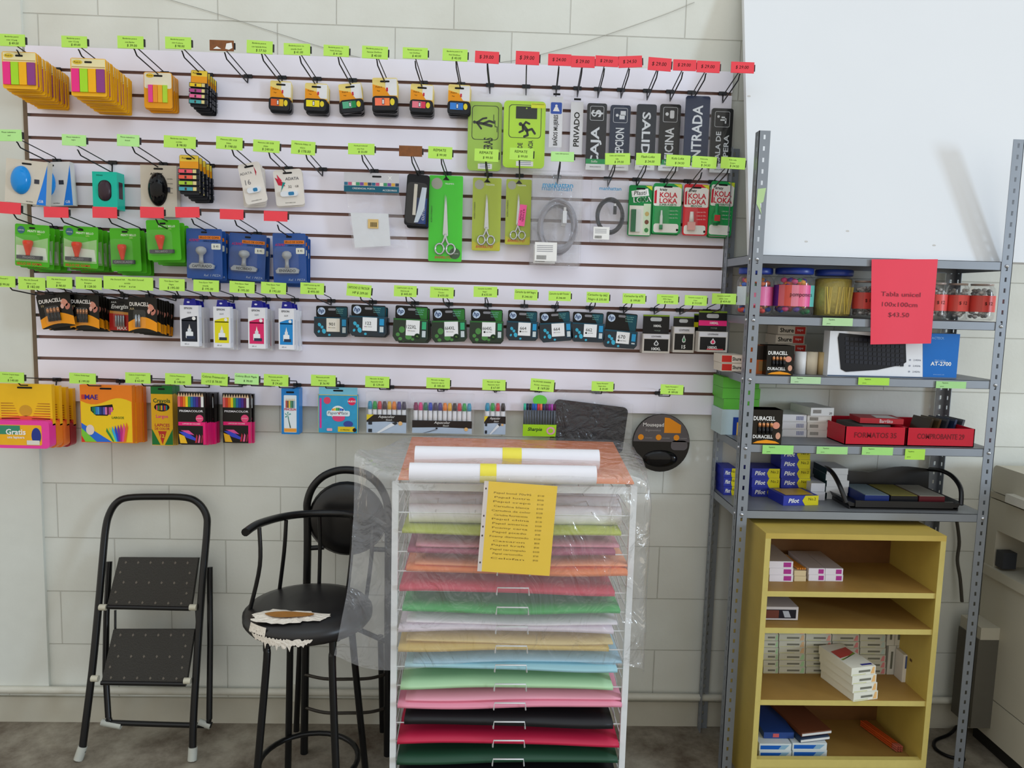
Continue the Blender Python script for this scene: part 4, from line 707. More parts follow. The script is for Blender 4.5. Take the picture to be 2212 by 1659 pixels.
def mk_aqua(n, cols):
    def f(r, W, H, h0):
        T, Bt = h0, h0-H; q = MB(); q.ext(rr(-W/2, W/2, Bt, T, .005), -.004, .014, BAG); q.build('clear_pouch', r); w = W*.92/n; zb = Bt+H*(.42 if n < 10 else .3)
        for i in range(n):
            q = MB(); x = -W*.46+w*(i+.5); rd = min(w*.46, .0085); q.lathe([(rd*.95, 0), (rd*.95, T-H*.42-zb+H*.05)], (x, .004, zb-H*.05), M_('#e9e9ec', .3), 12); q.lathe([(rd, 0), (rd, H*.1), (rd*.7, H*.17), (rd*.66, H*.185)], (x, .004, T-H*.42), M_(cols[i % len(cols)], .25), 12); q.build('marker', r)
        c = MB(); c.ext(rc(-W*.47, W*.47, Bt+.004, zb+H*.04), -.0066, -.006, M_('#b4c4d8')); c.poly([(-W*.47, zb+H*.04), (-W*.47, zb-H*.14), (0, zb-H*.12), (W*.47, zb-H*.14), (W*.47, zb+H*.04)], -.0072, M_('#2a2422'))
        c.text('Aquacolor', 0, zb-H*.015, H*.065, -.0078, WHT, wmax=W*.44, shear=.25); c.text('Sketch', W*.06, zb-H*.08, H*.04, -.0078, WHT, shear=.25, wmax=W*.2)
        if n < 10: c.poly([(-W*.47, zb+H*.04), (-W*.3, zb+H*.04), (-W*.47, zb-H*.1)], -.0076, M_('#e0c82a'))
        c.poly(el(W*.33, zb-H*.16, W*.05, W*.05) if n < 10 else el(W*.38, zb-H*.16, W*.03, W*.03), -.0079, M_('#e8b87a'))
        if n < 10: c.poly([(-W*.25, Bt+.006), (-W*.22, Bt+H*.04), (W*.12, Bt+H*.27), (W*.2, Bt+H*.22), (-W*.18, Bt+H*.02)], -.0078, M_('#e8ebf0')); c.poly([(W*.12, Bt+H*.27), (W*.24, Bt+H*.3), (W*.26, Bt+H*.25), (W*.2, Bt+H*.22)], -.008, M_('#33363c')); [c.poly(rr(-W*.43, -W*.34, Bt+H*(.04+.18*k), Bt+H*(.12+.18*k), .001), -.0078, M_('#2a3038')) for k in (0, 1)]
        else: c.poly([(-W*.3, Bt+.006), (-W*.28, Bt+H*.03), (-W*.1, Bt+H*.14), (-W*.08, Bt+H*.11)], -.0078, M_('#8a92a0')); c.poly(rr(-W*.1, -W*.07, Bt+H*.13, Bt+H*.17, .001), -.0079, M_('#33363c'))
        c.build('printed_insert', r)
    return f
def mk_fine(r, W, H, h0):
    T, Bt = h0, h0-H; cols = ['#3ac0a0', '#1f2a4a', '#1f1f24', '#2a5ab0', '#2a6ad0', '#d8384a', '#f07a5a', '#3a3f6a', '#5a2a5a', '#8a2a8a', '#b04ab0', '#5a1f4a']
    m = MB(); m.ext([(-W*.46, Bt), (W*.46, Bt), (W*.48, Bt+H*.3), (-W*.46, Bt+H*.3)], -.006, .008, M_('#a6d82a')); m.text('Sharpie', -W*.12, Bt+H*.17, H*.09, -.0066, M_('#2a4a2a'), shear=.25, bold=.03); m.poly(el(W*.32, Bt+H*.15, W*.12, H*.1), -.0066, M_('#e8a0c0')); m.poly(el(W*.32, Bt+H*.15, W*.07, H*.06), -.0072, M_('#a6d82a')); m.build('carton', r)
    for i, c in enumerate(cols):
        q = MB(); x = -W*.42+i*W*.076; q.lathe([(W*.033, 0), (W*.033, H*.38)], (x, .001, Bt+H*.29), M_('#5a606a', .3), 8); q.lathe([(W*.035, 0), (W*.035, H*.16)], (x, .001, Bt+H*.67), M_(c, .3), 8); q.build('pen', r)
    q = MB(); q.ext(el(-W*.0, 0, W*.2, .02), .002, .004, M_('#6ad04a', .3)); q.build('hang_tab', r)
def mk_pad(r, W, H, h0):
    T, Bt = h0, h0-H; t = MB(); t.ext([(W*.5, Bt+H*.02), (W*.5, T-H*.22), (W*.1, T), (-W*.42, T), (-W*.5, T-H*.05), (-W*.5, Bt)], -.003, .01, BAG); t.build('clear_bag', r)
    q = MB(); p = rr(-W*.49, W*.46, Bt+.01, T-H*.22, .018); q.M = Matrix.Rotation(.1, 4, 'Y'); q.ext(p, 0, .006, mat('#120c0d', .9, var=.2, bump=.2, scale=300, spec=.1)); q.build('mouse_pad', r)
def mk_roundpad(r, W, H, h0):
    T, Bt = h0, h0-H; R = W*.5; cz = Bt+R; m = MB(); m.ext(el(0, cz, R, R*1.02, 40), 0, .007, M_('#0e0c0d', .15)); m.build('mouse_pad', r)
    q = MB(); q.dome(0, cz-R*.55, R*.6, R*.3, -.0005, .014, M_('#100e0f', .12)); q.build('gel_rest', r)
    c = MB(); y = -.003; pts = [(R*math.cos(t)*.98, cz+R*math.sin(t)) for t in [math.radians(a) for a in range(12, 169, 12)]]
    c.ext(pts[:]+[(-R*.98, cz+.005), (R*.98, cz+.005)], y, 0, M_('#5b5557')); c.ext(rr(R*.34, R*.92, cz-R*.24, cz+R*.1, R*.14), y, 0, M_('#5b5557')); c.text('Mousepad', -R*.3, cz+R*.62, R*.13, y-.0006, M_('#e8e4e2'), wmax=R*.75, bold=.01); c.text('Ergonomico', -R*.3, cz+R*.44, R*.08, y-.0006, M_('#a09a9a'))
    c.poly([(R*.08, cz+R*.36), (R*.08, cz+R*.9), (R*.25, cz+R*.88), (R*.66, cz+R*.64), (R*.66, cz+R*.36)][::-1], y-.0006, M_('#e88f14'))
    for k in range(3): c.poly(el(-R*.72+R*.62*k, cz+R*.2, R*.1, R*.1), y-.0006, M_('#e88f14')); c.text('Comodidad', -R*.45+R*.6*k, cz+R*.18, R*.04, y-.0006, M_('#a8a2a2'))
    c.build('cardboard_cover', r)
    b = MB(); b.ext(rr(-R*.25, R*.3, cz+R*.9, T, .012), -.001, .001, CLEAR); b.build('hang_tab', r)
# ---- top row
hang('sticky_flag_pack', mk_flags, (5, 112, 80, 192), .215, 'wide pink, green, orange and purple sticky flag card, {} on the leftmost top hook', 'sticky notes', 'wide sticky flag cards', 15, .0125)
hang('sticky_flag_pack', mk_flags, (153, 126, 230, 208), .205, 'wide four-colour sticky flag card, {} on the second top hook from the left', 'sticky notes', 'wide sticky flag cards', 14, .0125)
hang('sticky_flag_pack', mk_flags_small, (311, 156, 372, 234), .07, 'small square four-colour flag card with cream top, {} in its stack', 'sticky notes', 'small square flag cards', 5, .011)
hang('flag_dispenser_pack', mk_strips(['#f0cc2a', '#b04a8a', '#e86a9a', '#4aa0a4']), (413, 152, 449, 232), .105, 'narrow card of yellow, purple, pink, teal mini flags, top row, {} in its stack', 'sticky notes', 'mini flag cards, top row', 5, .018, .04)
for (bx_, c1, c2, nm, n_, tl, Yf) in (((584, 175, 630, 242), '#d8602a', '#e8b82a', 'yellow and orange', 2, .03, .045), ((659, 180, 708, 243), '#f2e21e', '#f0d81e', 'bright yellow', 3, .02, .05), ((731, 180, 781, 246), '#5ab08a', '#1f8a4a', 'green', 3, -.13, .05),
        ((804, 168, 858, 242), '#ff7a5a', '#ff8a4a', 'coral orange', 4, -.03, .08), ((887, 182, 936, 246), '#e8788a', '#d83a5a', 'rose red', 4, .03, .065), ((968, 183, 1016, 250), '#3a82d8', '#2a72cc', 'blue', 3, .02, .055)):
    hang('flag_dispenser_pack', mk_disp(c1, c2), bx_, Yf, 'yellow card with black dispenser of %s flags, {} on its hook' % nm, 'sticky notes', 'carded flag dispensers', n_, .014, tl)
hang('luminous_sign', mk_glow_sign(1), (1008, 206, 1086, 374), .045, 'dull green luminous sign with walking figure on stairs reading ERAS', 'sign', n=1)
hang('luminous_sign', mk_glow_sign(2), (1085, 205, 1180, 368), .06, 'bright lime luminous sign with running figure and door', 'sign')
hang('door_sign', mk_strip_sign('BAÑOS MUJERES', True), (1186, 196, 1216, 321), .07, 'narrow white sign with blue woman symbol reading BAÑOS MUJERES', 'sign')
hang('door_sign', mk_strip_sign('PRIVADO', False), (1231, 207, 1260, 336), .04, 'narrow white sign reading PRIVADO', 'sign')
for bx_, t_, ic, fl, Yf, c_, ft in (((1263, 214, 1313, 370), 'CAJA', '$', 0, .05, '#1a1c22', 'green'), ((1313, 218, 1364, 371), 'RECEPCION', 'desk', 0, .035, '#232f48', 'w'), ((1370, 216, 1420, 370), 'SALIDA', 'none', 1, .05, '#1d2430', 'w'),
        ((1420, 216, 1472, 372), 'OFICINA', 'office', 0, .04, '#121315', 'green'), ((1475, 198, 1535, 368), 'ENTRADA', 'none', 0, .08, '#1f2c4a', 'green'), ((1531, 225, 1585, 376), 'SALA DE|ESPERA', 'seat', 0, .035, '#101113', 'w')):
    hang('door_sign', mk_dark_sign(t_, ic, fl, c_, ft), bx_, Yf, 'dark plastic door sign in clear blister reading %s' % t_.replace('|', ' '), 'sign', 'dark door signs')
# ---- second row
hang('mouse_pack', mk_mouse_pack('#1f8fe0', '#d9d0c0', True), (15, 346, 104, 440), .14, 'beige box with bright blue computer mouse, nearest on the leftmost hook', 'computer mouse', tilt=.08)
hang('mouse_pack', mk_mouse_pack('#2a8fe4', '#dedcda', True), (64, 350, 152, 444), .06, 'box with blue mouse partly hidden behind the beige blue mouse box', 'computer mouse', tilt=-.05)
hang('mouse_pack', mk_teal, (200, 371, 253, 452), .085, 'teal box with brown-black computer mouse window', 'computer mouse')
hang('mouse_pack', mk_mouse_pack('#0c0c10', '#d2c8b8', False), (304, 357, 382, 468), .06, 'beige card box with glossy black mouse', 'computer mouse')
hang('flag_dispenser_pack', mk_strips(['#f05a6a', '#f0604a', '#a8c83a', '#4aa0b0']), (388, 335, 430, 420), .15, 'card of red, coral, green, teal mini flags, second row, {} in its stack', 'sticky notes', 'mini flag cards, second row', 5, .028, .0)
hang('usb_drive_pack', mk_usb(False), (514, 352, 562, 440), .095, 'tilted cream card with white 16 GB flash drive, {} on its hook', 'usb drive', 'cream flash drive cards', 4, .018, -.22, jit=.06)
hang('usb_drive_pack', mk_usb(True), (590, 366, 652, 444), .06, 'cream card with red hummingbird and white flash drive, {} on its hook', 'usb drive', 'hummingbird flash drive cards', 2, .012, -.1)
hang('sleeve_pack', mk_bag_header, (743, 374, 884, 540), .08, 'clear bag of white card sleeves under dark teal header', 'bag of sleeves')
hang('cutter_pack', mk_cutter, (879, 377, 928, 488), .07, 'black blister card with cream and steel craft cutter, nearest of the pair', 'craft knife', tilt=.06, n=2, dy=.03, labels=['black blister card behind the nearest cutter pack'])
hang('scissors_pack', mk_scissors('#3fd028', big=True), (925, 378, 1000, 566), .05, 'bright green card with large steel scissors', 'scissors')
hang('scissors_pack', mk_scissors('#a9ba3c'), (1019, 383, 1083, 543), .05, 'olive green card with long scissors and no sticker', 'scissors')
hang('scissors_pack', mk_scissors('#a9ba3c', sticker=True), (1091, 386, 1148, 530), .05, 'olive green card with scissors and pink remate sticker', 'scissors')
hang('cable_pack', mk_cable('#9a98a0', True), (1148, 370, 1256, 573), .07, 'large clear bag with coiled grey printer cable, {} of two', 'cable', 'grey cable bags', 2, .03, labels=['grey printer cable bag hidden behind the front grey cable bag'])
hang('cable_pack', mk_cable('#1c1c20', False), (1276, 388, 1354, 524), .05, 'clear bag with coiled black cable', 'cable')
hang('glue_pack', mk_glue('flash'), (1357, 400, 1408, 510), .045, 'green card with green and white putty stick', 'glue')
hang('glue_pack', mk_glue('gel'), (1410, 396, 1472, 505), .05, 'green and white card with slim white glue tube, {} on its hook', 'glue', 'green slim tube glue cards', 2, .018, labels=['green and white glue tube card behind the front one'])
hang('glue_pack', mk_glue('brocha'), (1476, 398, 1530, 509), .05, 'red and white glue card with brush bottle', 'glue')
hang('glue_pack', mk_glue('gotero'), (1534, 392, 1585, 510), .05, 'green and white glue card with round green dropper bottle, {} on its hook', 'glue', 'dropper glue cards', 2, .018, .03, labels=['green dropper glue card behind the front one'])
# ---- third row
for bx_, Yf, t_, pale, n_, nm, tl in (((34, 485, 108, 576), .13, 'PAGADO', True, 5, 'leftmost', .04), ((138, 489, 213, 579), .11, 'PAGADO', True, 4, 'second from left', .03), ((238, 493, 303, 586), .11, 'CANCELADO', False, 4, 'third from left', -.02), ((316, 475, 388, 562), .15, 'RECIBIDO', False, 4, 'fourth from left, hung highest', -.04)):
    hang('stamp_pack', mk_stamp_green(t_, pale, 0), bx_, Yf, 'green card with orange-handled rubber stamp %s, %s stack, {} in it' % (t_, nm), 'rubber stamp', 'green rubber stamp cards', n_, .03 if nm != 'fourth from left, hung highest' else .035, tl, jit=.05)
for bx_, Yf, t_, n_, nm, tl in (((403, 494, 480, 602), .12, 'CAPTURADO', 4, 'left', 0), ((496, 505, 576, 606), .08, 'RECIBIDO', 3, 'middle', .05), ((589, 504, 660, 612), .11, 'ENVIADO', 3, 'right', -.02)):
    hang('stamp_pack', mk_stamp_blue(t_), bx_, Yf, 'blue card with silver rubber stamp %s, %s blue stack, {} in it' % (t_, nm), 'rubber stamp', 'blue rubber stamp cards', n_, .033, tl, jit=.02)
# ---- fourth row
hang('battery_pack', mk_battery('dura'), (79, 634, 152, 708), .125, 'tilted black and orange card with four batteries, {} in left stack', 'batteries', 'battery cards left', 4, .025, -.16)
hang('battery_pack', mk_battery('dura'), (151, 637, 214, 711), .10, 'straight black and orange card, {} in the second battery stack', 'batteries', 'battery cards second', 5, .018, .0, jit=.08)
hang('battery_pack', mk_battery('ener'), (236, 646, 290, 716), .05, 'red and black card with silver batteries, {} on its hook', 'batteries', 'red battery cards', 2, .015)
hang('battery_pack', mk_battery('dura', 2, True), (277, 642, 339, 718), .16, 'black and orange card with two silver batteries, {} in right stack', 'batteries', 'battery cards right', 8, .018, .0, jit=.08)
for bx_, c_, nm in (((389, 645, 429, 748), '#1f2430', 'black'), ((461, 648, 497, 751), '#e8dc1e', 'yellow'), ((536, 650, 573, 753), '#e02a6a', 'magenta'), ((602, 652, 635, 755), '#1f8ad0', 'cyan')):
    hang('ink_bottle_box', mk_ink(c_), bx_, .125, 'white %s ink bottle box with blue hang tab, {} on its hook' % nm, 'printer ink', '%s ink boxes' % nm, 3, .036)
CT = [((683, 661, 751, 728), '901', 0, 0, 0, 1, .06, 1, 0), ((759, 659, 833, 726), '122', 0, 0, 0, 0, .09, 2, .02), ((854, 661, 924, 738), '122XL', 1, 0, 0, 0, .085, 2, .03), ((934, 666, 1004, 739), '664XL', 1, 0, 0, 0, .06, 1, -.04), ((1017, 668, 1085, 739), '664XL', 1, 1, 0, 0, .07, 2, 0),
      ((1097, 671, 1160, 736), '664', 0, 1, 0, 0, .055, 1, .02), ((1165, 673, 1230, 738), '664', 0, 0, 0, 0, .055, 1, -.08), ((1237, 675, 1303, 739), '662', 0, 1, 0, 0, .055, 1, .03), ((1309, 676, 1376, 752), '670', 0, 1, 1, 0, .055, 1, .07)]
for i_, (bx_, t_, g_, d_, tall, pale, Yf, n_, tl) in enumerate(CT):
    hang('ink_cartridge_pack', mk_cart(t_, g_, d_, tall, pale), bx_, Yf, '%s boxed ink cartridge, %s from left of the nine%s' % ('green' if g_ else 'teal and black', NTH[i_], ', {} on its hook' if n_ > 1 else ''), 'ink cartridge', 'boxed ink cartridges', n_, .042, tl)
hang('ink_cartridge_pack', mk_lex('100XL', '#141416', '#33363a'), (1387, 680, 1446, 762), .06, 'tall black and grey cartridge box with black drop', 'ink cartridge')
hang('ink_cartridge_pack', mk_lex('15', '#141416', '#3a8a5a', False), (1453, 684, 1498, 761), .065, 'narrow black cartridge box between the two wide ones', 'ink cartridge')
hang('ink_cartridge_pack', mk_lex('100XL', '#e8247a', '#e02a5a', redbar='#d83a4a'), (1507, 672, 1570, 760), .10, 'black cartridge box with magenta band', 'ink cartridge')
hang('ink_cartridge_pack', mk_lex('100XL', '#e8dc1e', '#e8dc1e'), (1497, 678, 1550, 758), .05, 'cartridge box with yellow band behind the magenta one', 'ink cartridge')
# ---- bottom row
hang('pencil_set', mk_case_pack('#ee3fa0'), (-3, 830, 112, 966), .18, 'yellow coloured-pencil pack with free pink pencil case at far left', 'colored pencils', 'yellow pencil packs with case', 1, .04)
for k, (c_, nm) in enumerate((('#f08020', 'orange'), ('#f07a28', 'second orange'), ('#a82030', 'dark red'))):
    s_ = .18-(k+1)*.044; x_ = 1051-(1051+3)*(1+0.0)*((2.79-.18)/(2.79-s_)); x2 = 1051-(1051-112)*((2.79-.18)/(2.79-s_))
    hang('pencil_set', mk_case_pack(c_), (x_, 833+k*3, x2, 964-k*1), s_, 'yellow pencil pack with %s pencil case behind the pink one' % nm, 'colored pencils', 'yellow pencil packs with case')
hang('pencil_set', mk_mae, (174, 832, 286, 956), .14, 'orange and yellow coloured-pencil box, {} on its hook', 'colored pencils', 'orange pencil boxes', 4, .027, jit=.0)
hang('pencil_set', mk_crayola, (327, 833, 373, 962), .09, 'yellow and green pencil box, {} on its hook', 'colored pencils', 'yellow and green pencil boxes', 2, .034, jit=0, labels=['yellow and green pencil box behind the front one'])
hang('pencil_set', mk_prisma, (384, 847, 443, 960), .16, 'black and pink coloured-pencil box, {} in the left stack', 'colored pencils', 'black and pink pencil boxes left', 7, .019, jit=.01)
hang('pencil_set', mk_prisma, (481, 850, 541, 957), .075, 'black and pink coloured-pencil box, {} in the right pair', 'colored pencils', 'black and pink pencil boxes right', 2, .03, labels=['black and pink pencil box behind the front one of the right pair'], jit=.06)
hang('pencil_set', mk_pincelin, (608, 840, 646, 938), .075, 'tall blue marker box with palm tree', 'markers')
hang('marker_set', mk_papermate, (687, 837, 773, 935), .05, 'square blue marker box reading NUEVO', 'markers')
hang('marker_set', mk_aqua(8, AQ[:8]), (790, 846, 881, 937), .05, 'clear pouch of eight thick markers', 'markers')
hang('marker_set', mk_aqua(12, ['#8a2a5a', '#e8408a', '#1f7a5a', '#2a4ac0', '#4a3a5a', '#4a3a8a', '#f08a2a', '#f4b82a', '#33241f', '#d83a4a', '#2aa84a', '#2a9ac0']), (887, 850, 1024, 938), .05, 'wide clear pouch of twelve thick markers', 'markers')
hang('marker_set', mk_aqua(4, ['#2a9ac0', '#2aa84a', '#d83a4a', '#2a2424']), (1045, 850, 1094, 940), .05, 'narrow clear pouch of four thick markers', 'markers')
hang('marker_set', mk_fine, (1127, 858, 1204, 942), .05, 'lime green carton of twelve thin pens', 'markers')
hang('mouse_pad_pack', mk_pad, (1198, 842, 1366, 978), .045, 'black rectangular mouse pad tilted in clear bag', 'mouse pad')
hang('mouse_pad_pack', mk_roundpad, (1367, 850, 1491, 1018), .05, 'round black gel mouse pad with grey and orange cover reading Mousepad', 'mouse pad')
# ------------------------------------------------------------------ string on the wall
m = MB(); m.tube(crv([at(*p, .006) for p in ((300, -20), (470, 30), (600, 72), (700, 103), (780, 125), (860, 140), (950, 145), (1040, 139), (1130, 127), (1240, 98), (1350, 62), (1440, 30), (1500, 5))], 4), 0.001, mat('#a9a89f', .7), 5)
tag(m.build('wall_cord'), 'thin grey cord sagging across the block wall above the slatwall', 'cord')
# ------------------------------------------------------------------ folded step ladder
LA, LB = .25, -.233
def lp(px, py, back=0.): return atp(px, py, LA-back, LB)
lad = thing('step_ladder', 'folded black two-step ladder leaning on the block wall', 'ladder', (0, 0, 0))
LBK = mat('#0f0f10', .3, .2); TR = mat('#33302b', .75, var=.2, bump=.3, scale=200); CAPW = mat('#b9bab0', .5)
front = [(177, 1625), (199, 1450), (213, 1307), (222, 1205), (228, 1144), (236, 1111), (252, 1086), (278, 1075), (340, 1073), (402, 1075), (430, 1088), (446, 1114), (447, 1144), (442, 1205), (432, 1328), (424, 1450), (418, 1553), (416, 1630)]
m = MB(); m.tube(crv([lp(*p) for p in front], 4), .0125, LBK, 10); m.build('front_frame', lad)
for p in ((179, 1612), (417, 1614)):
    m = MB(); a = lp(*p); b = Vector((a.x-(.012 if p[0] < 200 else 0), a.y-.01, .002)); m.tube([a, b], .0155, CAPW, 10); m.build('foot_cap', lad)
for pts in ([(453, 1225), (454, 1389), (452, 1553)], [(236, 1213), (230, 1328), (228, 1450), (234, 1549)]):
    m = MB(); m.tube([lp(*p, .055) for p in pts], .011, LBK, 8); m.build('rear_leg', lad)
m = MB(); m.tube(crv([lp(234, 1549, .055), lp(238, 1557, .055), lp(246, 1561, .055), lp(440, 1567, .055), lp(449, 1562, .055), lp(452, 1553, .055)], 4), .0095, LBK, 8); m.build('rear_crossbar', lad)
for a, b in (((220, 1560), (262, 1568)), ((430, 1560), (455, 1568))):
    m = MB(); m.tube([lp(*a, .055), lp(*b, .055)], .0125, CAPW, 8); m.build('foot_cap', lad)
for q in ([(262, 1203), (432, 1204), (416, 1313), (236, 1309)], [(250, 1358), (424, 1358), (406, 1475), (224, 1472)]):
    P = [lp(*p, .012) for p in q]; nrm = (P[1]-P[0]).cross(P[3]-P[0]).normalized(); nrm = nrm if nrm.y < 0 else -nrm
    f = [p+nrm*.018 for p in P]; m = MB(); m.add(P+f, [(3, 2, 1, 0), (4, 5, 6, 7), (0, 1, 5, 4), (1, 2, 6, 5), (2, 3, 7, 6), (3, 0, 4, 7)], TR)
    def up_(u, v, o): return f[0]*(1-u)*(1-v)+f[1]*u*(1-v)+f[2]*u*v+f[3]*(1-u)*v+nrm*o
    for v in (.1, .5, .9):
        for k in range(6):
            u = .1+k*.155+(.03 if v == .5 else 0); d = .02
            m.add([up_(u-d*.6, v, .0006), up_(u, v-d*1.6, .0006), up_(u+d*.9, v, .0006), up_(u, v+d*1.6, .0006)], [(0, 1, 2, 3)], mat('#6a6258', .8, var=.3, scale=400))
    for k in range(2):
        for v in (.3, .7):
            u = (.06, .92)[k]; m.add([up_(u-.012, v, .0006), up_(u, v-.03, .0006), up_(u+.018, v, .0006), up_(u, v+.03, .0006)], [(0, 1, 2, 3)], mat('#6a6258', .8, var=.3, scale=400))
    st = m.build('step', lad)
    e = MB(); e.tube([f[3], f[2]], .008, LBK, 6); e.build('step_edge', st)
for p in ((226, 1309), (420, 1309), (209, 1462), (408, 1467)):
    m = MB(); a = lp(*p); m.tube([a+Vector((-.012, -.012, 0)), a+Vector((.012, -.012, 0))], .011, mat('#c9c4b0', .5), 10); m.build('pivot_cap', lad)
for a, b in (((249, 1318), (249, 1360)), ((424, 1318), (426, 1360))):
    m = MB(); m.tube([lp(*a, .03), lp(*b, .03)], .004, LBK, 6); m.build('link_bar', lad)
# ------------------------------------------------------------------ torn bar stool
SX, SY, SZ, SR = 1.052, -.453, .66, .198
st = thing('bar_stool', 'black bar stool with torn seat and curved arm rail', 'stool', (SX, SY, 0))
SK = mat('#1b191a', .38, var=.15, scale=30)
m = MB(); m.lathe([(.12, -.058), (SR-.012, -.056), (SR, -.04), (SR, -.02), (SR-.014, -.005), (SR*.75, .004), (SR*.4, .002), (.0, -.002)], (0, 0, SZ), SK, 40); m.build('seat', st)
def blob(cx, cy, pts, z, mt, mb):
    mb.add([(cx+x, cy+y, z) for x, y in pts], [tuple(range(len(pts)))], mt)
m = MB(); random.seed(3)
FO = mat('#e6ddd0', .9, var=.15, bump=.5, scale=120); WD = mat('#a06a26', .6, var=.2, scale=50)
pts = []; NP = 44
for k in range(NP):
    t = 2*PI*k/NP; q = 1+.09*math.sin(3.1*t+1)+.05*math.sin(7*t)+random.uniform(-.05, .06)+(.12 if k % 11 == 3 else 0); pts.append((.112*q*math.cos(t), .047*q*math.sin(t)))
m.add([(-.035+x, -.118+y, SZ+.0052+random.uniform(-.0006, .0022)) for x, y in pts]+[(-.035+x*.6, -.118+y*.6, SZ+.011+random.uniform(-.002, .002)) for x, y in pts]+[(-.035, -.118, SZ+.006)], [(k, (k+1) % NP, NP+(k+1) % NP, NP+k) for k in range(NP)]+[(NP+k, NP+(k+1) % NP, 2*NP) for k in range(NP)], FO)
NS = 46; r1 = SR+.0022; up_e = []; lo_e = []
for k in range(NS+1):
    a = -PI/2-.72+k*1.0/NS; e_ = math.sin(PI*k/NS)**.5
    up_e.append((r1*math.cos(a), r1*math.sin(a), SZ-.030+random.uniform(-.003, .004))); lo_e.append((r1*math.cos(a), r1*math.sin(a), SZ-.032-e_*(.014+random.uniform(0, .012)+(.016 if k % 9 == 4 else 0))))
m.add(up_e+lo_e, [(k, k+1, NS+2+k, NS+1+k) for k in range(NS)], FO)
up_e = []; lo_e = []
for k in range(NS+1):
    a = -PI/2-.80+k*.30/NS*1.2; up_e.append(((SR-.004)*math.cos(a), (SR-.004)*math.sin(a), SZ-.004)); lo_e.append((r1*math.cos(a), r1*math.sin(a), SZ-.026-random.uniform(0, .006)))
m.add(up_e+lo_e, [(k, k+1, NS+2+k, NS+1+k) for k in range(NS)], FO)
m.build('torn_padding', st)
m = MB(); m.add([(-.03+(.072+.006*math.sin(3*t))*math.cos(t), -.120+(.021+.003*math.cos(3*t))*math.sin(t), SZ+.0145) for t in [2*PI*k/30 for k in range(30)]], [tuple(range(30))], WD); m.build('exposed_board', st)
m = MB()
for (a, Ya, b, Yb) in (((579, 1371), .55, (555, 1659), .60), ((626, 1371), .34, (622, 1659), .31), ((718, 1369), .57, (727, 1659), .62), ((758, 1352), .36, (785, 1620), .32)):
    A = at(*a, Ya); B = at(*b, Yb); d = (B-A); E_ = A+d*(A.z/(-d.z)) if d.z < 0 else B; O = Vector((SX, SY, 0)); A.z = SZ-.05
    mid = A+(E_-A)*.2+Vector(((A.x-SX)*.12, 0, 0))*(-.3)
    m = MB(); m.tube(crv([A-O+Vector((0, 0, .01)), A+(E_-A)*.08-O, mid-O, E_-O], 5), .0115, LBK, 8); m.build('leg', st)
m = MB(); m.tube([(.155*math.cos(t)+.0, .155*math.sin(t), .135) for t in [2*PI*k/32 for k in range(32)]], .009, LBK, 8, closed=True); m.build('foot_ring', st)
O = Vector((SX, SY, 0))
rail = [at(*p)-O for p in ((530, 1150, .60), (545, 1139, .55), (563, 1130, .49), (600, 1119, .38), (640, 1112, .31), (690, 1109, .27), (745, 1110, .27), (790, 1117, .34), (815, 1128, .43), (832, 1140, .52))]
m = MB(); m.tube(crv(rail, 4), .0125, LBK, 10); m.build('arm_rail', st)
for a, b, c in (((560, 1140, .49), (570, 1222, .50), (566, 1283, .47)), ((618, 1124, .36), (618, 1190, .36), (617, 1262, .36)), ((690, 1115, .27), (692, 1180, .27), (691, 1256, .30)), ((760, 1117, .29), (763, 1180, .29), (763, 1256, .31)), ((806, 1135, .42), (806, 1210, .45), (800, 1290, .42))):
    m = MB(); e = at(*a)-O; f_ = Vector((e.x, e.y, 0)).normalized()*.176; f_.z = SZ-.01; g_ = at(*b)-O; g_.x = g_.x*.6+(e.x+f_.x)*.2; m.tube(crv([e, g_, f_]), .0065, LBK, 8); m.build('spindle', st)
# ------------------------------------------------------------------ high chair with round back
O = at(750, 1500, .17); O.z = 0
hc = thing('high_chair', 'black high chair with round padded back standing behind the torn stool', 'chair', O)
m = MB(); arch = [(657, 1620, .20), (660, 1400, .19), (664, 1200, .185), (664, 1115, .18), (664, 1085, .18), (674, 1055, .18), (694, 1032, .18), (720, 1019, .18), (748, 1015, .18), (780, 1020, .18), (806, 1035, .18), (826, 1060, .18), (838, 1100, .18), (839, 1200, .185), (838, 1400, .2), (837, 1632, .21)]
P = [at(*p)-O for p in arch]; P[0].z = 0; P[-1].z = 0; m.tube(crv(P, 4), .0135, LBK, 10); m.build('tube_frame', hc)
c = at(750, 1120, .18)-O; m = MB(); PADM = mat('#0d0c0d', .35, var=.1)
m.M = Matrix.Translation(c) @ Matrix.Rotation(PI/2, 4, 'X')
m.lathe([(.0, -.022), (.10, -.022), (.125, -.014), (.132, 0), (.12, .016), (.08, .022), (.0, .024)], (0, 0, 0), PADM, 32); m.build('backrest', hc)
m = MB(); m.M = Matrix.Translation(at(750, 1108, .18)-O) @ Matrix.Rotation(PI/2, 4, 'X'); m.tube([(.142*math.cos(t), .148*math.sin(t), 0) for t in [2*PI*k/40 for k in range(40)]], .0035, mat('#5a5654', .4), 6, closed=True); m.build('back_trim', hc)
for a, b in (((667, 1184, .18), (700, 1182, .18)), ((800, 1186, .18), (838, 1188, .18))):
    m = MB(); m.tube([at(*a)-O, at(*b)-O], .009, LBK, 8); m.build('back_bracket', hc)
for pts in ([(649, 1373, .08), (640, 1596, .06)], [(822, 1373, .08), (826, 1600, .06)]):
    P = [at(*p)-O for p in pts]; P[1].z = 0; m = MB(); m.tube(P, .011, LBK, 8); m.build('rear_leg', hc)
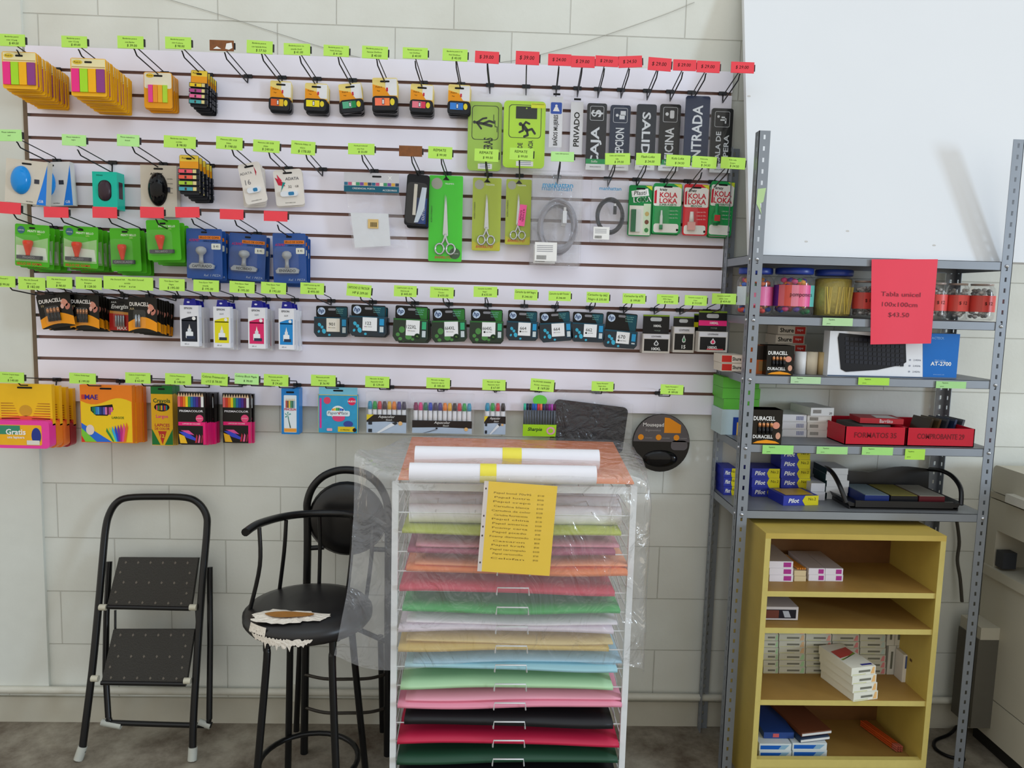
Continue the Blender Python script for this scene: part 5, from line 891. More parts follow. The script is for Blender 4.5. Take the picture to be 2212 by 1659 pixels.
m = MB(); s_ = at(748, 1310, .14)-O; m.lathe([(.08, -.05), (.105, -.045), (.115, -.02), (.1, 0), (0, .004)], (s_.x-.03, 0, .54), SK, 28); m.build('seat', hc)
m = MB(); m.tube([(s_.x-.03, 0, .50), (s_.x-.03, .02, .40)], .012, LBK, 8); m.tube([at(660, 1384, .19)-O, (s_.x-.03, .0, .485), at(838, 1388, .2)-O], .009, LBK, 6); m.build('seat_support', hc)
for y0, y1, y2 in ((1457, 1467, 1455), (1528, 1540, 1528)):
    m = MB(); m.tube(crv([at(658, y0, .20)-O, at(700, y1-1, .235)-O, at(750, y1, .25)-O, at(800, y1-2, .235)-O, at(838, y2, .20)-O]), .0055, mat('#38332c', .5, .4), 6); m.build('foot_rail', hc)
# ------------------------------------------------------------------ wire paper rack
RX0, RX1, RYF, RYB, RT_ = 1.340, 2.030, -.62, -.12, 1.092
RW = mat('#e4e6e6', .35); O = Vector(((RX0+RX1)/2, (RYF+RYB)/2, 0))
rk = thing('paper_rack', 'white wire paper rack with many thin tiers standing before the wall', 'rack', O)
hx = (RX1-RX0)/2; hy = (RYB-RYF)/2
for sx in (-1, 1):
    for sy in (-1, 1):
        m = MB(); m.box(sx*hx-.009, sx*hx+.009, sy*hy-.009, sy*hy+.009, 0, RT_+.004, RW); m.build('post', rk)
m = MB()
for sy in (-1, 1): m.box(-hx, hx, sy*hy-.004, sy*hy+.004, RT_-.02, RT_, RW)
for sx in (-1, 1): m.box(sx*hx-.004, sx*hx+.004, -hy, hy, RT_-.02, RT_, RW)
m.build('top_frame', rk)
TZ = [1.006-.0585*k for k in range(16)]
for z in TZ:
    m = MB(); r_ = .0021
    for sy in (-1, 1): m.tube([(-hx, sy*hy, z), (hx, sy*hy, z)], r_, RW, 5)
    for sx in (-1, 1): m.tube([(sx*hx, -hy, z), (sx*hx, hy, z)], r_, RW, 5); m.tube([(sx*(hx-.022), -hy, z), (sx*(hx-.006), hy*.2, z+.012)], r_*.8, RW, 5)
    for k in range(1, 6): x = -hx+2*hx*k/6; m.tube([(x, -hy, z), (x, hy, z)], r_*.8, RW, 5)
    m.tube([(-.047, -hy-.002, z), (-.047, -hy-.036, z+.004), (-.045, -hy-.038, z+.026), (.045, -hy-.038, z+.026), (.047, -hy-.036, z+.004), (.047, -hy-.002, z)], .0022, RW, 5)
    m.build('wire_tier', rk)
def sheets(name, x0, x1, z, th, y0, y1, col, label, sag=.004, sub=None, skew=0., cat='paper'):
    nx, ny = 20, 8; v = []; f = []; top = []; ph = random.uniform(0, 6)
    def zz(u, w): return z+sag*math.sin(u*5+ph)*.6*(w)+sag*(math.sin(u*11+ph*2)*.25)*w
    for j in range(ny+1):
        for i in range(nx+1):
            u, w = i/nx, 1-j/ny; v.append((x0+(x1-x0)*u+skew*w, y0+(y1-y0)*j/ny+.006*math.sin(u*4+ph)*w, zz(u, w)))
    n = len(v); v += [(a, b, c+th) for a, b, c in v]
    for j in range(ny):
        for i in range(nx):
            a = j*(nx+1)+i; q = (a, a+1, a+nx+2, a+nx+1); f.append(q[::-1]); f.append(tuple(t+n for t in q))
    for i in range(nx): f.append((i, i+1, n+i+1, n+i)); a = ny*(nx+1)+i; f.append((a+1, a, n+a, n+a+1))
    for j in range(ny): a = j*(nx+1); b = a+nx+1; f.append((b, a, n+a, n+b)); a += nx; b += nx; f.append((a, b, n+b, n+a))
    m = MB(); m.add(v, f, mat(col, .55, var=.04, scale=9), True); o = m.build(name); return tag(o, label, cat, 'paper stacks in the rack')
ST = [(870, 1345, '#b4bf34', .010, 'lime green'), (880, 1330, '#a84a68', .012, 'dusky mauve'), (878, 1362, '#f0813a', .014, 'bright orange'), (862, 1328, '#cf2b48', .014, 'crimson red'), (870, 1342, '#22a744', .012, 'vivid green'),
      (857, 1325, '#e3d5df', .012, 'pale lilac'), (855, 1315, '#d6b558', .012, 'mustard tan'), (875, 1335, '#a4d2dc', .010, 'light blue'), (865, 1325, '#b5dcae', .012, 'pale mint green'), (858, 1345, '#ec94ab', .010, 'soft pink'),
      (873, 1325, '#121216', .018, 'black glossy'), (858, 1338, '#c71f47', .010, 'deep magenta red'), (860, 1340, '#1c4a33', .012, 'dark bottle green'), (862, 1340, '#17171b', .012, 'charcoal, lowest visible')]
for k, (a, b, c, th, nm) in enumerate(ST):
    z = TZ[k]-.0585*0+.0035-.026*0; z = TZ[k+1]+.004 if k+1 < len(TZ) else .1
    x0 = at(a, 1100+42*k, .64).x; x1 = at(b, 1100+42*k, .64).x; x0 = max(x0, RX0+.012); x1 = min(x1, RX1-.012)
    sheets('paper_stack', x0, x1, z, th, -.645, -.14, c, 'stack of %s paper sheets on its own tier of the wire rack' % nm, skew=random.uniform(-.004, .004))
    if nm in ('dusky mauve', 'bright orange', 'soft pink', 'pale lilac', 'mustard tan', 'light blue'):
        c2 = {'dusky mauve': '#d88a9a', 'bright orange': '#f6a070', 'soft pink': '#f0a6b8', 'pale lilac': '#ece4ea', 'mustard tan': '#e2c886', 'light blue': '#9fc8dc'}[nm]
        sheets('paper_stack', x0+.02, min(x1+.012, RX1-.011), z+th+.006, .006, -.632, -.15, c2, 'thin lighter layer of sheets lying on the %s paper in the rack' % nm, skew=.004, sag=.003)
tag(MB().add([(1.345, -.60, 1.096), (2.035, -.60, 1.096), (2.05, -.12, 1.128), (1.338, -.12, 1.132), (1.345, -.60, 1.100), (2.035, -.60, 1.100), (2.05, -.12, 1.132), (1.338, -.12, 1.136)], [(3, 2, 1, 0), (4, 5, 6, 7), (0, 1, 5, 4), (1, 2, 6, 5), (2, 3, 7, 6), (3, 0, 4, 7)], mat('#f08c50', .6)).build('orange_board'), 'orange paper boards lying across the rack top', 'paper')
def roll(x0, x1, py, Y, r_, label, band=None, z=None):
    a = at(x0, py, Y); b = at(x1, py, Y); zz = z if z else a.z; ln = b.x-a.x
    t = thing('paper_roll', label, 'paper roll', ((a.x+b.x)/2, a.y, zz), (0, 0, random.uniform(-.006, .006)), 'white paper rolls')
    m = MB(); n = 24; P = [(-ln/2, 0, 0), (-ln/6, 0, .0), (ln/6, 0, 0), (ln/2, 0, 0)]; WP = mat('#eceaf0', .5, var=.02); m.tube(P, r_, WP, n, caps=False)
    m.tube(P, r_*.55, mat('#c9c4c8', .7), 12, caps=False)
    for x in (-ln/2, ln/2): m.add([(x, r_*math.cos(2*PI*k/n), r_*math.sin(2*PI*k/n)) for k in range(n)]+[(x, r_*.55*math.cos(2*PI*k/n), r_*.55*math.sin(2*PI*k/n)) for k in range(n)], [(k, (k+1) % n, n+(k+1) % n, n+k) for k in range(n)], WP)
    m.build('paper', t)
    if band:
        p0 = at(band[0], py, Y).x-(a.x+b.x)/2; p1 = at(band[1], py, Y).x-(a.x+b.x)/2; m = MB(); m.tube([(p0, 0, 0), (p1, 0, 0)], r_+.0008, mat('#eee04a', .5), n, caps=False); m.build('yellow_label', t)
def rollon(px0, px1, py, z, r_, label, band=None): roll(px0, px1, py, -atz((px0+px1)/2, py, z).y, r_, label, band, z)
rollon(897, 1293, 989, 1.114+.031, .031, 'white paper roll farthest back on the rack top with yellow label', (1085, 1126))
rollon(885, 1287, 1023, 1.105+.027, .027, 'white paper roll near the rack top front with yellow label', (1037, 1072))
roll(888, 1336, 1066, .34, .024, 'thin pale paper roll farthest back just under the rack top bar')
roll(886, 1338, 1082, .44, .025, 'middle white paper roll under the rack top bar')
roll(885, 1340, 1107, .565, .028, 'white paper roll foremost under the rack top bar')
# ------------------------------------------------------------------ plastic cover
rows = [[(850, 962, .25), (890, 943, .12), (1100, 943, .12), (1340, 953, .12), (1366, 985, .16)],
        [(800, 972, .42), (868, 975, .40), (1100, 975, .42), (1362, 985, .42), (1380, 1005, .40)],
        [(768, 978, .60), (850, 1018, .645), (1100, 1020, .66), (1374, 1026, .645), (1390, 1035, .56)],
        [(765, 1060, .64), (848, 1065, .66), (1105, 1070, .68), (1376, 1070, .665), (1402, 1095, .60)],
        [(762, 1140, .67), (846, 1150, .665), (1110, 1150, .69), (1374, 1150, .665), (1402, 1160, .60)],
        [(752, 1260, .70), (845, 1260, .67), (1105, 1255, .69), (1370, 1260, .665), (1396, 1265, .60)],
        [(736, 1345, .71), (838, 1350, .68), (1103, 1345, .69), (1364, 1350, .67), (1390, 1365, .61)],
        [(722, 1415, .71), (832, 1448, .68), (1100, 1425, .69), (1362, 1440, .67), (1390, 1455, .62)]]
G_ = [[at(*p) for p in r] for r in rows]
def cr(p0, p1, p2, p3, t): return .5*((2*p1)+(p2-p0)*t+(2*p0-5*p1+4*p2-p3)*t*t+(3*p1-p0-3*p2+p3)*t*t*t)
def smp(L, t):
    i = min(int(t), len(L)-2); f = t-i; return cr(L[max(i-1, 0)], L[i], L[i+1], L[min(i+2, len(L)-1)], f)
from mathutils import noise as mn
NU, NV = 56, 72; v = []; f = []
for j in range(NV+1):
    for i in range(NU+1):
        a = [smp(r, i/NU*4) for r in G_]; p = smp(a, j/NV*7)
        w = mn.noise(p*9)*.009+mn.noise(Vector((p.x*26, p.y*26, p.z*9)))*.004; fl = 1.0 if i/NU*4 < 1 or i/NU*4 > 3 else .55
        v.append(p+Vector((w*.4, -abs(w)*fl, w*.3)))
for j in range(NV):
    for i in range(NU): a = j*(NU+1)+i; f.append((a, a+1, a+NU+2, a+NU+1))
COVER = film('#f2f2f6', .15, 14, .26, .9, (1, 1, .6))
m = MB(); m.add(v, f, COVER, True); tag(m.build('plastic_cover'), 'crumpled clear plastic sheet draped over the paper rack', 'plastic sheet')
# price list in its sleeve
c = [at(1052, 1037, .70), at(1205, 1046, .705), at(1190, 1247, .705), at(1030, 1230, .70)]
ax = (c[1]-c[0]); w_ = ax.length; hgt = (c[3]-c[0]).length; pl = thing('price_list', 'yellow printed price list in a clear sleeve hung on the plastic sheet', 'paper sign', (c[0]+c[1]+c[2]+c[3])/4+Vector((0, -.008, 0)), (.0, .055, 0))
m = MB(); m.box(-w_/2+.006, w_/2, -.0006, .0006, -hgt/2, hgt/2, mat('#ffd84e', .5, var=.03, scale=8))
Ln = [('Papel bond 70x95', 9), ('Papel lustre', 8), ('Papel crepe', 9), ('Cartulina blanca', 8), ('Cartulina de color', 10), ('Cartulina fluorescente', 7), ('Papel china', 9), ('Papel america', 8), ('Foamy carta', 8), ('Papel picado', 7), ('Foamy diamantado', 10), ('Cascaron', 6), ('Papel kraft', 7), ('Papel terciopelo', 8), ('Papel cartoncillo', 5), ('Celofan', 7)]
for k, (s, q) in enumerate(Ln):
    z = hgt*.38-k*hgt*.048; m.text(s, -w_*.12, z, .0052, -.001, mat('#7d5c10', .7), wmax=w_*.5, w=w_*(.3+.025*q)); m.text('$%d.00' % (q+2), w_*.28, z, .0048, -.001, mat('#7d5c10', .7))
m.build('printed_sheet', pl)
m = MB(); m.box(-w_/2-.006, -w_/2+.006, -.0012, .0012, -hgt/2, hgt/2, mat('#e6dcd8', .4)); [m.poly(el(-w_/2, z, .0022, .003), -.0014, mat('#4a3a3a')) for z in (-hgt*.4, -hgt*.1, 0, .12*hgt, hgt*.42)]; m.build('punched_strip', pl)
m = MB(); m.box(-w_/2-.004, w_/2+.004, -.0024, -.0021, -hgt/2-.002, hgt/2+.004, CLEAR); m.build('clear_sleeve', pl)
# ------------------------------------------------------------------ steel shelving
X0, X1, YB, YF = 2.440, 3.300, -.02, -.32; TOP = 2.178
GM = mat('#8b9199', .42, .35, .08, scale=12); GD = mat('#85888c', .45, .3, .1, scale=12)
SZs = [1.790, 1.594, 1.400, 1.171, .946]
ss = thing('steel_shelving', 'grey steel shelving with slotted angle posts and five shelves', 'shelving unit', (X0, YB, 0))
def angle_post(x, y, sx, sy):     # L profile with real slots; legs run sx along x and sy along y
    m = MB(); w, t, p = .036, .002, .0355; s1, s2 = .011, .020
    def strip(along, a0, a1, z0, z1):
        if along == 'x': m.box(*sorted((x+sx*a0, x+sx*a1)), *sorted((y, y+sy*t)), z0, z1, GM)
        else: m.box(*sorted((x, x+sx*t)), *sorted((y+sy*a0, y+sy*a1)), z0, z1, GM)
    for al in 'xy':
        strip(al, 0, .0145, 0, TOP); strip(al, .0215, w, 0, TOP); z = 0; zp = 0.
        while z < TOP:
            strip(al, .0145, .0215, z, min(z+p-.014, TOP)); z += p
    return m
OX = Vector((X0, YB, 0))
for x, sx in ((X0, 1), (X1, -1)):
    for y, sy in ((YF, 1), (YB, -1)):
        m = angle_post(x-X0, y-YB, sx, sy); m.build('slotted_post', ss)
for z in SZs:
    m = MB(); a, b, c_, d = .0025, X1-X0-.0025, YF-YB+.0025, -.0025; m.box(a, b, c_, d, z-.0015, z, GD)
    for y in (c_, d-.0015): m.box(a, b, y, y+.0015, z-.028, z, GM)
    for x in (a, b-.0015): m.box(x, x+.0015, c_, d, z-.028, z, GM)
    m.box(a, b, c_, c_+.012, z-.028, z-.0268, GM)
    sh = m.build('shelf', ss)
    for x in (.018, X1-X0-.018):
        q = MB(); q.M = Matrix.Translation((x, YF-YB-.001, z-.014)) @ Matrix.Rotation(PI/2, 4, 'X'); q.lathe([(.006, -.002), (.006, .001), (.003, .0035), (0, .004)], (0, 0, 0), CHR, 10); q.build('bolt', sh)
    q = MB(); q.M = Matrix.Translation((-.001, YF-YB+.018, z-.014)) @ Matrix.Rotation(-PI/2, 4, 'Y'); q.lathe([(.006, -.002), (.006, .001), (.003, .0035), (0, .004)], (0, 0, 0), CHR, 10); q.build('bolt', sh)
q = MB()
for pp in ([(1636, 400), (1650, 405), (1652, 440), (1640, 470)],): q.add([at(a, b, .3212)-OX for a, b in [(1637, 408), (1655, 406), (1649, 436), (1642, 440), (1645, 463), (1634, 440)]], [tuple(range(6))[::-1]], mat('#b9d69a', .7))
q.build('sticker_residue', ss)
# stickers on the lips
def lipsticker(x0, y0, x1, y1, col, label):
    a = at((x0+x1)/2, (y0+y1)/2, .3225); w = at(x1, y0, .3225).x-at(x0, y0, .3225).x; h = at(x0, y0, .3225).z-at(x0, y1, .3225).z
    m = MB(); m.box(-w/2, w/2, -.0003, .0012, -h/2, h/2, mat(col, .6)); m.text('Papeleria', -w*.2, h*.25, .004, -.0008, INK, wmax=w*.4); m.text('precio', -w*.3, -h*.25, .0035, -.0008, INK)
    o = m.build('shelf_label', None, a, (0, .0, 0)); tag(o, label, 'label', 'price stickers on the shelf lips')
lipsticker(1777, 687, 1842, 704, '#b5dba2', 'worn pale green price sticker on the second shelf lip below the jars')
lipsticker(1708, 814, 1773, 829, '#b4d8a8', 'torn pale green price sticker left on the third shelf lip')
lipsticker(1854, 816, 1921, 832, '#aee24a', 'lime green price sticker in the middle of the third shelf lip')
lipsticker(2022, 824, 2087, 839, '#a4d88c', 'pale green price sticker right on the third shelf lip')
lipsticker(1647, 962, 1714, 981, '#9fe07c', 'green price sticker at the left of the fourth shelf lip')
lipsticker(1764, 965, 1831, 981, '#a4dc88', 'pale double price sticker second on the fourth shelf lip')
lipsticker(1862, 966, 1929, 983, '#a4e07c', 'long green price sticker third on the fourth shelf lip')
lipsticker(1955, 970, 1998, 993, '#aee24a', 'square lime price sticker hanging from the fourth shelf lip')
# red sign
c = [at(1883, 560, .326), at(2026, 560, .326), at(2011, 742, .327), at(1880, 744, .327)]
o_ = (c[0]+c[1])/2; m = MB(); RS = mat('#ee3a52', .55, var=.04, scale=10); n = 10; v = []
for j in range(n+1):
    for i in range(n+1):
        u, w = i/n, j/n; p = c[0]*(1-u)*(1-w)+c[1]*u*(1-w)+c[2]*u*w+c[3]*(1-u)*w; p = p+Vector((0, -.0012*math.sin(u*5+1)*w, 0)); v.append(p-o_)
m.add(v+[p+Vector((0, .0006, 0)) for p in v], [(j*(n+1)+i, (j+1)*(n+1)+i, (j+1)*(n+1)+i+1, j*(n+1)+i+1) for j in range(n) for i in range(n)]+[((n+1)**2+j*(n+1)+i, (n+1)**2+j*(n+1)+i+1, (n+1)**2+(j+1)*(n+1)+i+1, (n+1)**2+(j+1)*(n+1)+i) for j in range(n) for i in range(n)], RS)
w_ = (c[1]-c[0]).length; hgt = (c[3]-c[0]).length; DK = mat('#7a2836', .7)
for s, k, q in (('Tabla unicel', .41, .6), ('100x100cm', .53, .54), ('$43.50', .655, .32)): m.text(s, -.002-.006*k, -hgt*k, hgt*.055, -.0019, DK, w=w_*q)
rs = m.build('paper_sign', None, o_); tag(rs, 'red paper sign reading Tabla unicel 100x100cm $43.50 taped on the shelving', 'sign')
# foam board
b0 = Vector((2.447, -.275, 1.7925)); m = MB(); wdt, ht = 1.06, 1.0; th = math.atan2(.235, .97)
m.M = Matrix.Rotation(-th, 4, 'X'); m.box(0, wdt, 0, .022, 0, ht, mat('#e3e6ea', .6, var=.015, scale=5))
for x, z in ((.19, .05), (.33, .09), (.62, .05), (.01, .55)): m.poly(el(x, z, .006, .003), -.0004, mat('#c9c6c2'))
tag(m.build('foam_board', None, b0, (0, 0, -.0)), 'large white foam board leaning on the wall from the top shelf', 'foam board')
# ------------------------------------------------------------------ goods on the shelves
def gbox(name, x0, x1, z, h, Yf, dep, col, label, cat='box', group=None, deco=None, yaw=0., dy=None, z_is_px=None, parts=None):
    """box whose front face spans pixels x0..x1 at depth Yf; z = base height"""
    ymid = 829.5-(z+h/2-CZ)*0
    # find the pixel row of the front face centre
    py = project(Vector((2.8, -Yf, z+h/2)))[1]
    A = at(x0, py, Yf).x; B = at(x1, py, Yf).x; W = B-A; loc = Vector(((A+B)/2, -Yf, z))
    t = thing(name, label, cat, loc, (0, 0, yaw), group); m = MB(); m.box(-W/2, W/2, 0, dep, 0, h, mat(col, .5, var=.03)); 
    if deco: deco(m, W, h, dep)
    m.build('carton', t)
    if parts: parts(t, W, h, dep)
    return t
def project(p):
    d = p-CAM; k = d.dot(FW); return 1106+FPX*d.dot(RT)/k, 829.5-FPX*d.dot(UP)/k
def jar(px0, px1, Y, z, h, lid, body, label, group, wrap=None, fill=None, text=None):
    py = project(Vector((2.8, -Y, z+h*.5)))[1]; A = at(px0, py, Y).x; B = at(px1, py, Y).x; R = (B-A)/2
    t = thing('jar', label, 'jar', ((A+B)/2, -Y, z), (0, 0, 0), group); 
    gl = film('#f4f8ff', .03, 8, .22, .03)
    m = MB(); lh = h*.12 if lid else .02*h; bh = h-lh
    m.lathe([(R*.86, .001), (R*.98, h*.05), (R, h*.12), (R, bh*.78), (R*.96, bh*.88), (R*.78, bh*.97), (R*.76, bh)], (0, 0, 0), gl, 28); m.build('glass_body', t)
    if fill:
        random.seed(int(px0)); m = MB(); fm = [mat(c, .5) for c in fill]; r2 = R*.88
        if len(fill) == 1:
            m.lathe([(r2, .004), (r2, bh*.9), (r2*.8, bh*.93)], (0, 0, 0), mat('#b9a845', .5, var=.3, scale=60, bump=.5), 24)
            for k in range(14): a = -PI/2+random.uniform(-.8, .8); x = r2*1.03*math.cos(a); y = r2*1.03*math.sin(a); m.tube([(x, y, .01), (x*1.0+random.uniform(-.012, .012), y, bh*.72)], .0024, mat('#d8c048', .4), 5)
        else:
            for k in range(110):
                a = random.uniform(0, 2*PI); rr_ = r2*math.sqrt(random.uniform(.35, 1))*.86; zz = random.uniform(.012, bh*.86); s = R*.2
                m.lathe([(s*.3, -s*.7), (s*.9, -s*.2), (s*.8, s*.4), (0, s*.7)], (rr_*math.cos(a), rr_*math.sin(a), zz), random.choice(fm), 7)
        m.build('contents', t)
    if lid: m = MB(); m.lathe([(R*.9, bh-.002), (R*.93, bh+.002), (R*.93, h-.003), (R*.88, h)], (0, 0, 0), mat(lid, .35), 28); m.build('lid', t)
    else: m = MB(); m.lathe([(R*.8, bh-.004), (R*.82, bh), (R*.82, h), (R*.72, h)], (0, 0, 0), mat('#b9a8a0', .3, .2), 24, True); m.build('rim', t)
    if wrap:
        z0, z1, cols = wrap; m = MB(); n = 28; r3 = R*1.006
        for k in range(n):
            a0, a1 = PI+PI*k/n, PI+PI*(k+1)/n; c = mat(cols[k*len(cols)//n], .4)
            m.add([(r3*math.cos(a0), r3*math.sin(a0), h*z0), (r3*math.cos(a1), r3*math.sin(a1), h*z0), (r3*math.cos(a1), r3*math.sin(a1), h*z1), (r3*math.cos(a0), r3*math.sin(a0), h*z1)], [(0, 1, 2, 3)], c)
        if text: m.text(text, 0, h*(z0+z1)/2, h*.09, -R*1.02, INK if 'ed' in label else WHT, wmax=R*1.1)
        m.build('wrap_label', t)
CF = ['#e84a3a', '#2a8a4a', '#5a3a9a', '#f0a02a', '#e84a8a', '#3a6ad0', '#f0702a']
jar(1592, 1668, .17, 1.596, .158, '#2440a0', '', 'large blue-lidded jar of colourful pieces partly behind the left steel post', 'blue-lidded jars', (.2, .6, ['#d8e4e8', '#e87a9a', '#e86aa0', '#d84a7a']), CF)
jar(1671, 1755, .20, 1.596, .160, '#2440a0', '', 'large blue-lidded jar with pink and teal label beside the yellow jar', 'blue-lidded jars', (.2, .64, ['#5a2a8a', '#e8707a', '#e85a4a', '#f08aa0', '#ea6a8a', '#e84a90', '#6ac8c0', '#7ad0c4', '#e8e4ea']), CF, 'pompones')
jar(1757, 1840, .20, 1.596, .158, '#2440a0', '', 'large blue-lidded jar filled with yellow-green sticks', 'blue-lidded jars', None, ['#a39232'])
for a, b, nm in ((1841, 1890, 'first small red-labelled jar, just left of the red paper sign'), (1894, 1940, 'small red-labelled jar hidden behind the left part of red sign'), (1944, 1990, 'small red-labelled jar hidden behind the middle of red sign'), (1996, 2043, 'small red-labelled jar peeking out right of the red sign'), (2045, 2090, 'small red-labelled jar second from the right post'), (2093, 2146, 'small red-labelled jar nearest the right steel post')):
    jar(a, b, .22, 1.596, .124, None, '', nm, 'small red-labelled jars', (.24, .68, ['#d04a40', '#e85048', '#e84a48']), ['#a8a4a0', '#8a8a88', '#c8c4c0'], '$ 12')
def dpack(m, W, h, dep):
    y = -.0006; m.box(-W/2-.0004, W/2+.0004, -.0003, dep, 0, h, M_('#17140f', .2)); y = -.001; m.poly([(-W*.45, .003), (W*.45, .003), (W*.3, h*.09), (0, h*.13), (-W*.3, h*.09)], y, M_('#f09a1c')); m.text('DURACELL', -W*.1, h*.75, h*.12, y, WHT, wmax=W*.72, bold=.03); m.text('DURACELL', -W*.12, h*.22, h*.1, y, WHT, wmax=W*.66, bold=.03); m.poly(el(W*.3, h*.55, W*.12, h*.1), y, M_('#d8917a')); m.poly(el(W*.38, h*.25, W*.08, h*.1), y, M_('#d09a80'))
def dparts(t, W, h, dep):
    for i in range(4):
        m = MB(); battery(m, -W*.26+i*W*.13, h*.3, h*.64, W*.05, -.004); m.build('battery', t)
gbox('battery_box', 1656, 1714, 1.4005, .098, .305, .07, '#17140f', 'black shrink-wrapped battery box on third shelf beside white tubes', 'batteries', None, dpack, parts=dparts)
gbox('battery_box', 1634, 1660, 1.4005, .095, .27, .07, '#c8641c', 'orange and brown battery box left of the wrapped one, third shelf', 'batteries', None, lambda m, W, h, d: (m.poly(rc(-W*.5, W*.5, h*.5, h), -.0005, M_('#2a2018')), m.poly(rc(-W*.3, W*.3, .01, h*.45), -.0008, M_('#a07a4a'))))
gbox('battery_box', 1624, 1689, 1.1715, .115, .318, .07, '#17140f', 'black shrink-wrapped battery box on the fourth shelf front', 'batteries', None, dpack, parts=dparts)
def shurt(m, W, h, d): m.poly(rc(-W*.48, W*.1, h*.1, h*.9), -.0005, M_('#e8e0d4')); m.poly(rc(W*.1, W*.46, h*.1, h*.9), -.0005, M_('#cf3028')); m.text('Shure', -W*.18, h*.5, h*.5, -.001, INK, bold=.04, wmax=W*.5); m.text('tape', W*.28, h*.5, h*.3, -.001, WHT, wmax=W*.3)
def shurt2(m, W, h, d): m.poly(rc(-W*.48, W*.0, h*.1, h*.9), -.0005, M_('#cf3028')); m.poly(rc(W*.0, W*.46, h*.1, h*.9), -.0005, M_('#e8e0d4')); m.text('Shure', W*.24, h*.5, h*.45, -.001, INK, bold=.04, wmax=W*.42)
for k in range(5): gbox('tape_box', 1680-(k % 2)*5, 1742-(k % 2)*4, 1.4005+k*.032, .031, .13, .1, '#d4ccc0', 'red and white tape box, %s of the pile at the back of third shelf' % ['lowest', 'second up', 'third up', 'fourth up', 'topmost'][k], 'box', 'red and white tape boxes', shurt)
for k in range(2): gbox('tape_box', 1558, 1603, 1.4005+k*.029, .028, .20, .09, '#d8cfc0', '%s red and white tape box left behind the steel post' % ['lower', 'upper'][k], 'box', 'tape boxes behind the post', shurt2)
for a, b, c_, nm in ((1716, 1740, '#e6e4e2', 'white'), (1741, 1765, '#ddd0b8', 'cream'), (1766, 1787, '#c2a878', 'tan')):
    py = 785; A = at(a, py, .235).x; B = at(b, py, .235).x; R = (B-A)/2; t = thing('paper_tube', '%s upright roll standing between batteries and keyboard box' % nm, 'roll', ((A+B)/2, -.235, 1.4005), (0, 0, 0), 'upright rolls')
    m = MB(); m.lathe([(R, 0), (R, .076), (R*.4, .076), (R*.4, .07)], (0, 0, 0), mat(c_, .5), 20); m.build('roll_body', t)
def kb(m, W, h, d):
    y = -.0006; m.box(-W/2, W/2, -.0004, 0, 0, h, M_('#e9ebf0')); m.poly([(W*.24, .0), (W/2, 0), (W/2, h), (W*.21, h)], y-.0003, M_('#0d6cc0')); m.poly([(-W/2, 0), (W/2, 0), (W/2, .004), (-W/2, .004)], y-.0006, M_('#5a6a80'))
    m.text('AT-2700', W*.37, h*.33, .013, y-.001, WHT, bold=.03, wmax=W*.16, sx=1.1); m.text('TECLADO', W*.36, h*.4, .006, y-.001, M_('#a0c8f0')); m.text('ACTECK', W*.33, h*.9, .008, y-.001, M_('#9ac4ee')); m.text('www.acteck.com', W*.36, h*.09, .004, y-.001, M_('#9ac4ee'))
    for k in range(3): m.poly(el(W*.13, h*(.14+.13*k), .003, .003), y-.001, M_('#9aa0b0')); m.text('2.4GHz', W*.185, h*(.14+.13*k), .006, y-.001, M_('#50586a'))
def kbp(t, W, h, d):
    m = MB(); p = [(-W*.43, h*.96), (W*.08, h*.86), (W*.1, h*.35), (W*.07, h*.29), (-W*.12, h*.16), (-W*.36, h*.1), (-W*.4, h*.16), (-W*.44, h*.85)]; m.ext(p, -.0025, -.0005, M_('#14151b', .4))
    for r_ in range(6):
        for k in range(13):
            x = -W*.385+k*W*.035+r_*.0015; z = h*(.80-.1*r_)-k*.0006
            if x < W*.07: m.box(x, x+W*.028, -.0038, -.0025, z, z+h*.07, M_('#23252e', .4))
    m.build('keyboard_picture', t)
gbox('keyboard_box', 1790, 2070, 1.4005, .150, .285, .045, '#dfe2e8', 'white and blue keyboard box standing on the third shelf', 'box', None, kb, parts=kbp)
# fourth shelf
def green(m, W, h, d): m.poly(el(W*.1, h*.45, h*.25, h*.25), -.0006, M_('#2a6a2a'))
for k, (a, b) in enumerate(((1563, 1640), (1561, 1642), (1562, 1640))): gbox('green_carton', a, b, 1.262+k*.038 if k else 1.262, .037, .15, .12, '#55ae2c', '%s green carton at the left end of the fourth shelf' % ['lowest', 'middle', 'topmost'][k], 'box', 'green cartons', green)
gbox('glue_carton', 1558, 1600, 1.1715, .09, .15, .12, '#b7c9cc', 'pale blue carton under the green cartons behind the left post', 'box', None, lambda m, W, h, d: (m.poly(rc(W*.1, W*.45, 0, h*.7), -.0006, M_('#1f3c90')), m.poly(rc(W*.3, W*.48, 0, h*.5), -.0008, M_('#e0b25a'))))
def bars(m, W, h, d):
    m.poly(rc(-W*.46, W*.46, h*.06, h*.1), -.0004, M_('#b8b6b0'))
    for k in range(9): m.box(W*.08+k*W*.035, W*.095+k*W*.035, -.0006, -.0002, h*.25, h*.8, M_('#5a66a0'))
def bars2(m, W, h, d):
    for k in range(12): m.box(-W*.4+k*W*.03, -W*.385+k*W*.03, -.0006, -.0002, h*.3, h*.75, M_('#6a645e'))
    m.text('20', W*.36, h*.3, h*.3, -.0006, INK)
for k in range(3): gbox('staple_box', 1690, 1742, 1.1715+k*.0265, .026, .165, .12, '#e0e0e4', '%s white box in the left pile of the fourth shelf' % ['lowest', 'middle', 'topmost'][k], 'box', 'white boxes, left pile', bars)
for k in range(3): gbox('staple_box', 1744, 1796, 1.1715+k*.026, .0255, .165, .12, '#dedad2', '%s white box in the right pile of the fourth shelf' % ['lowest', 'second', 'third'][k], 'box', 'white boxes, right pile', bars2)
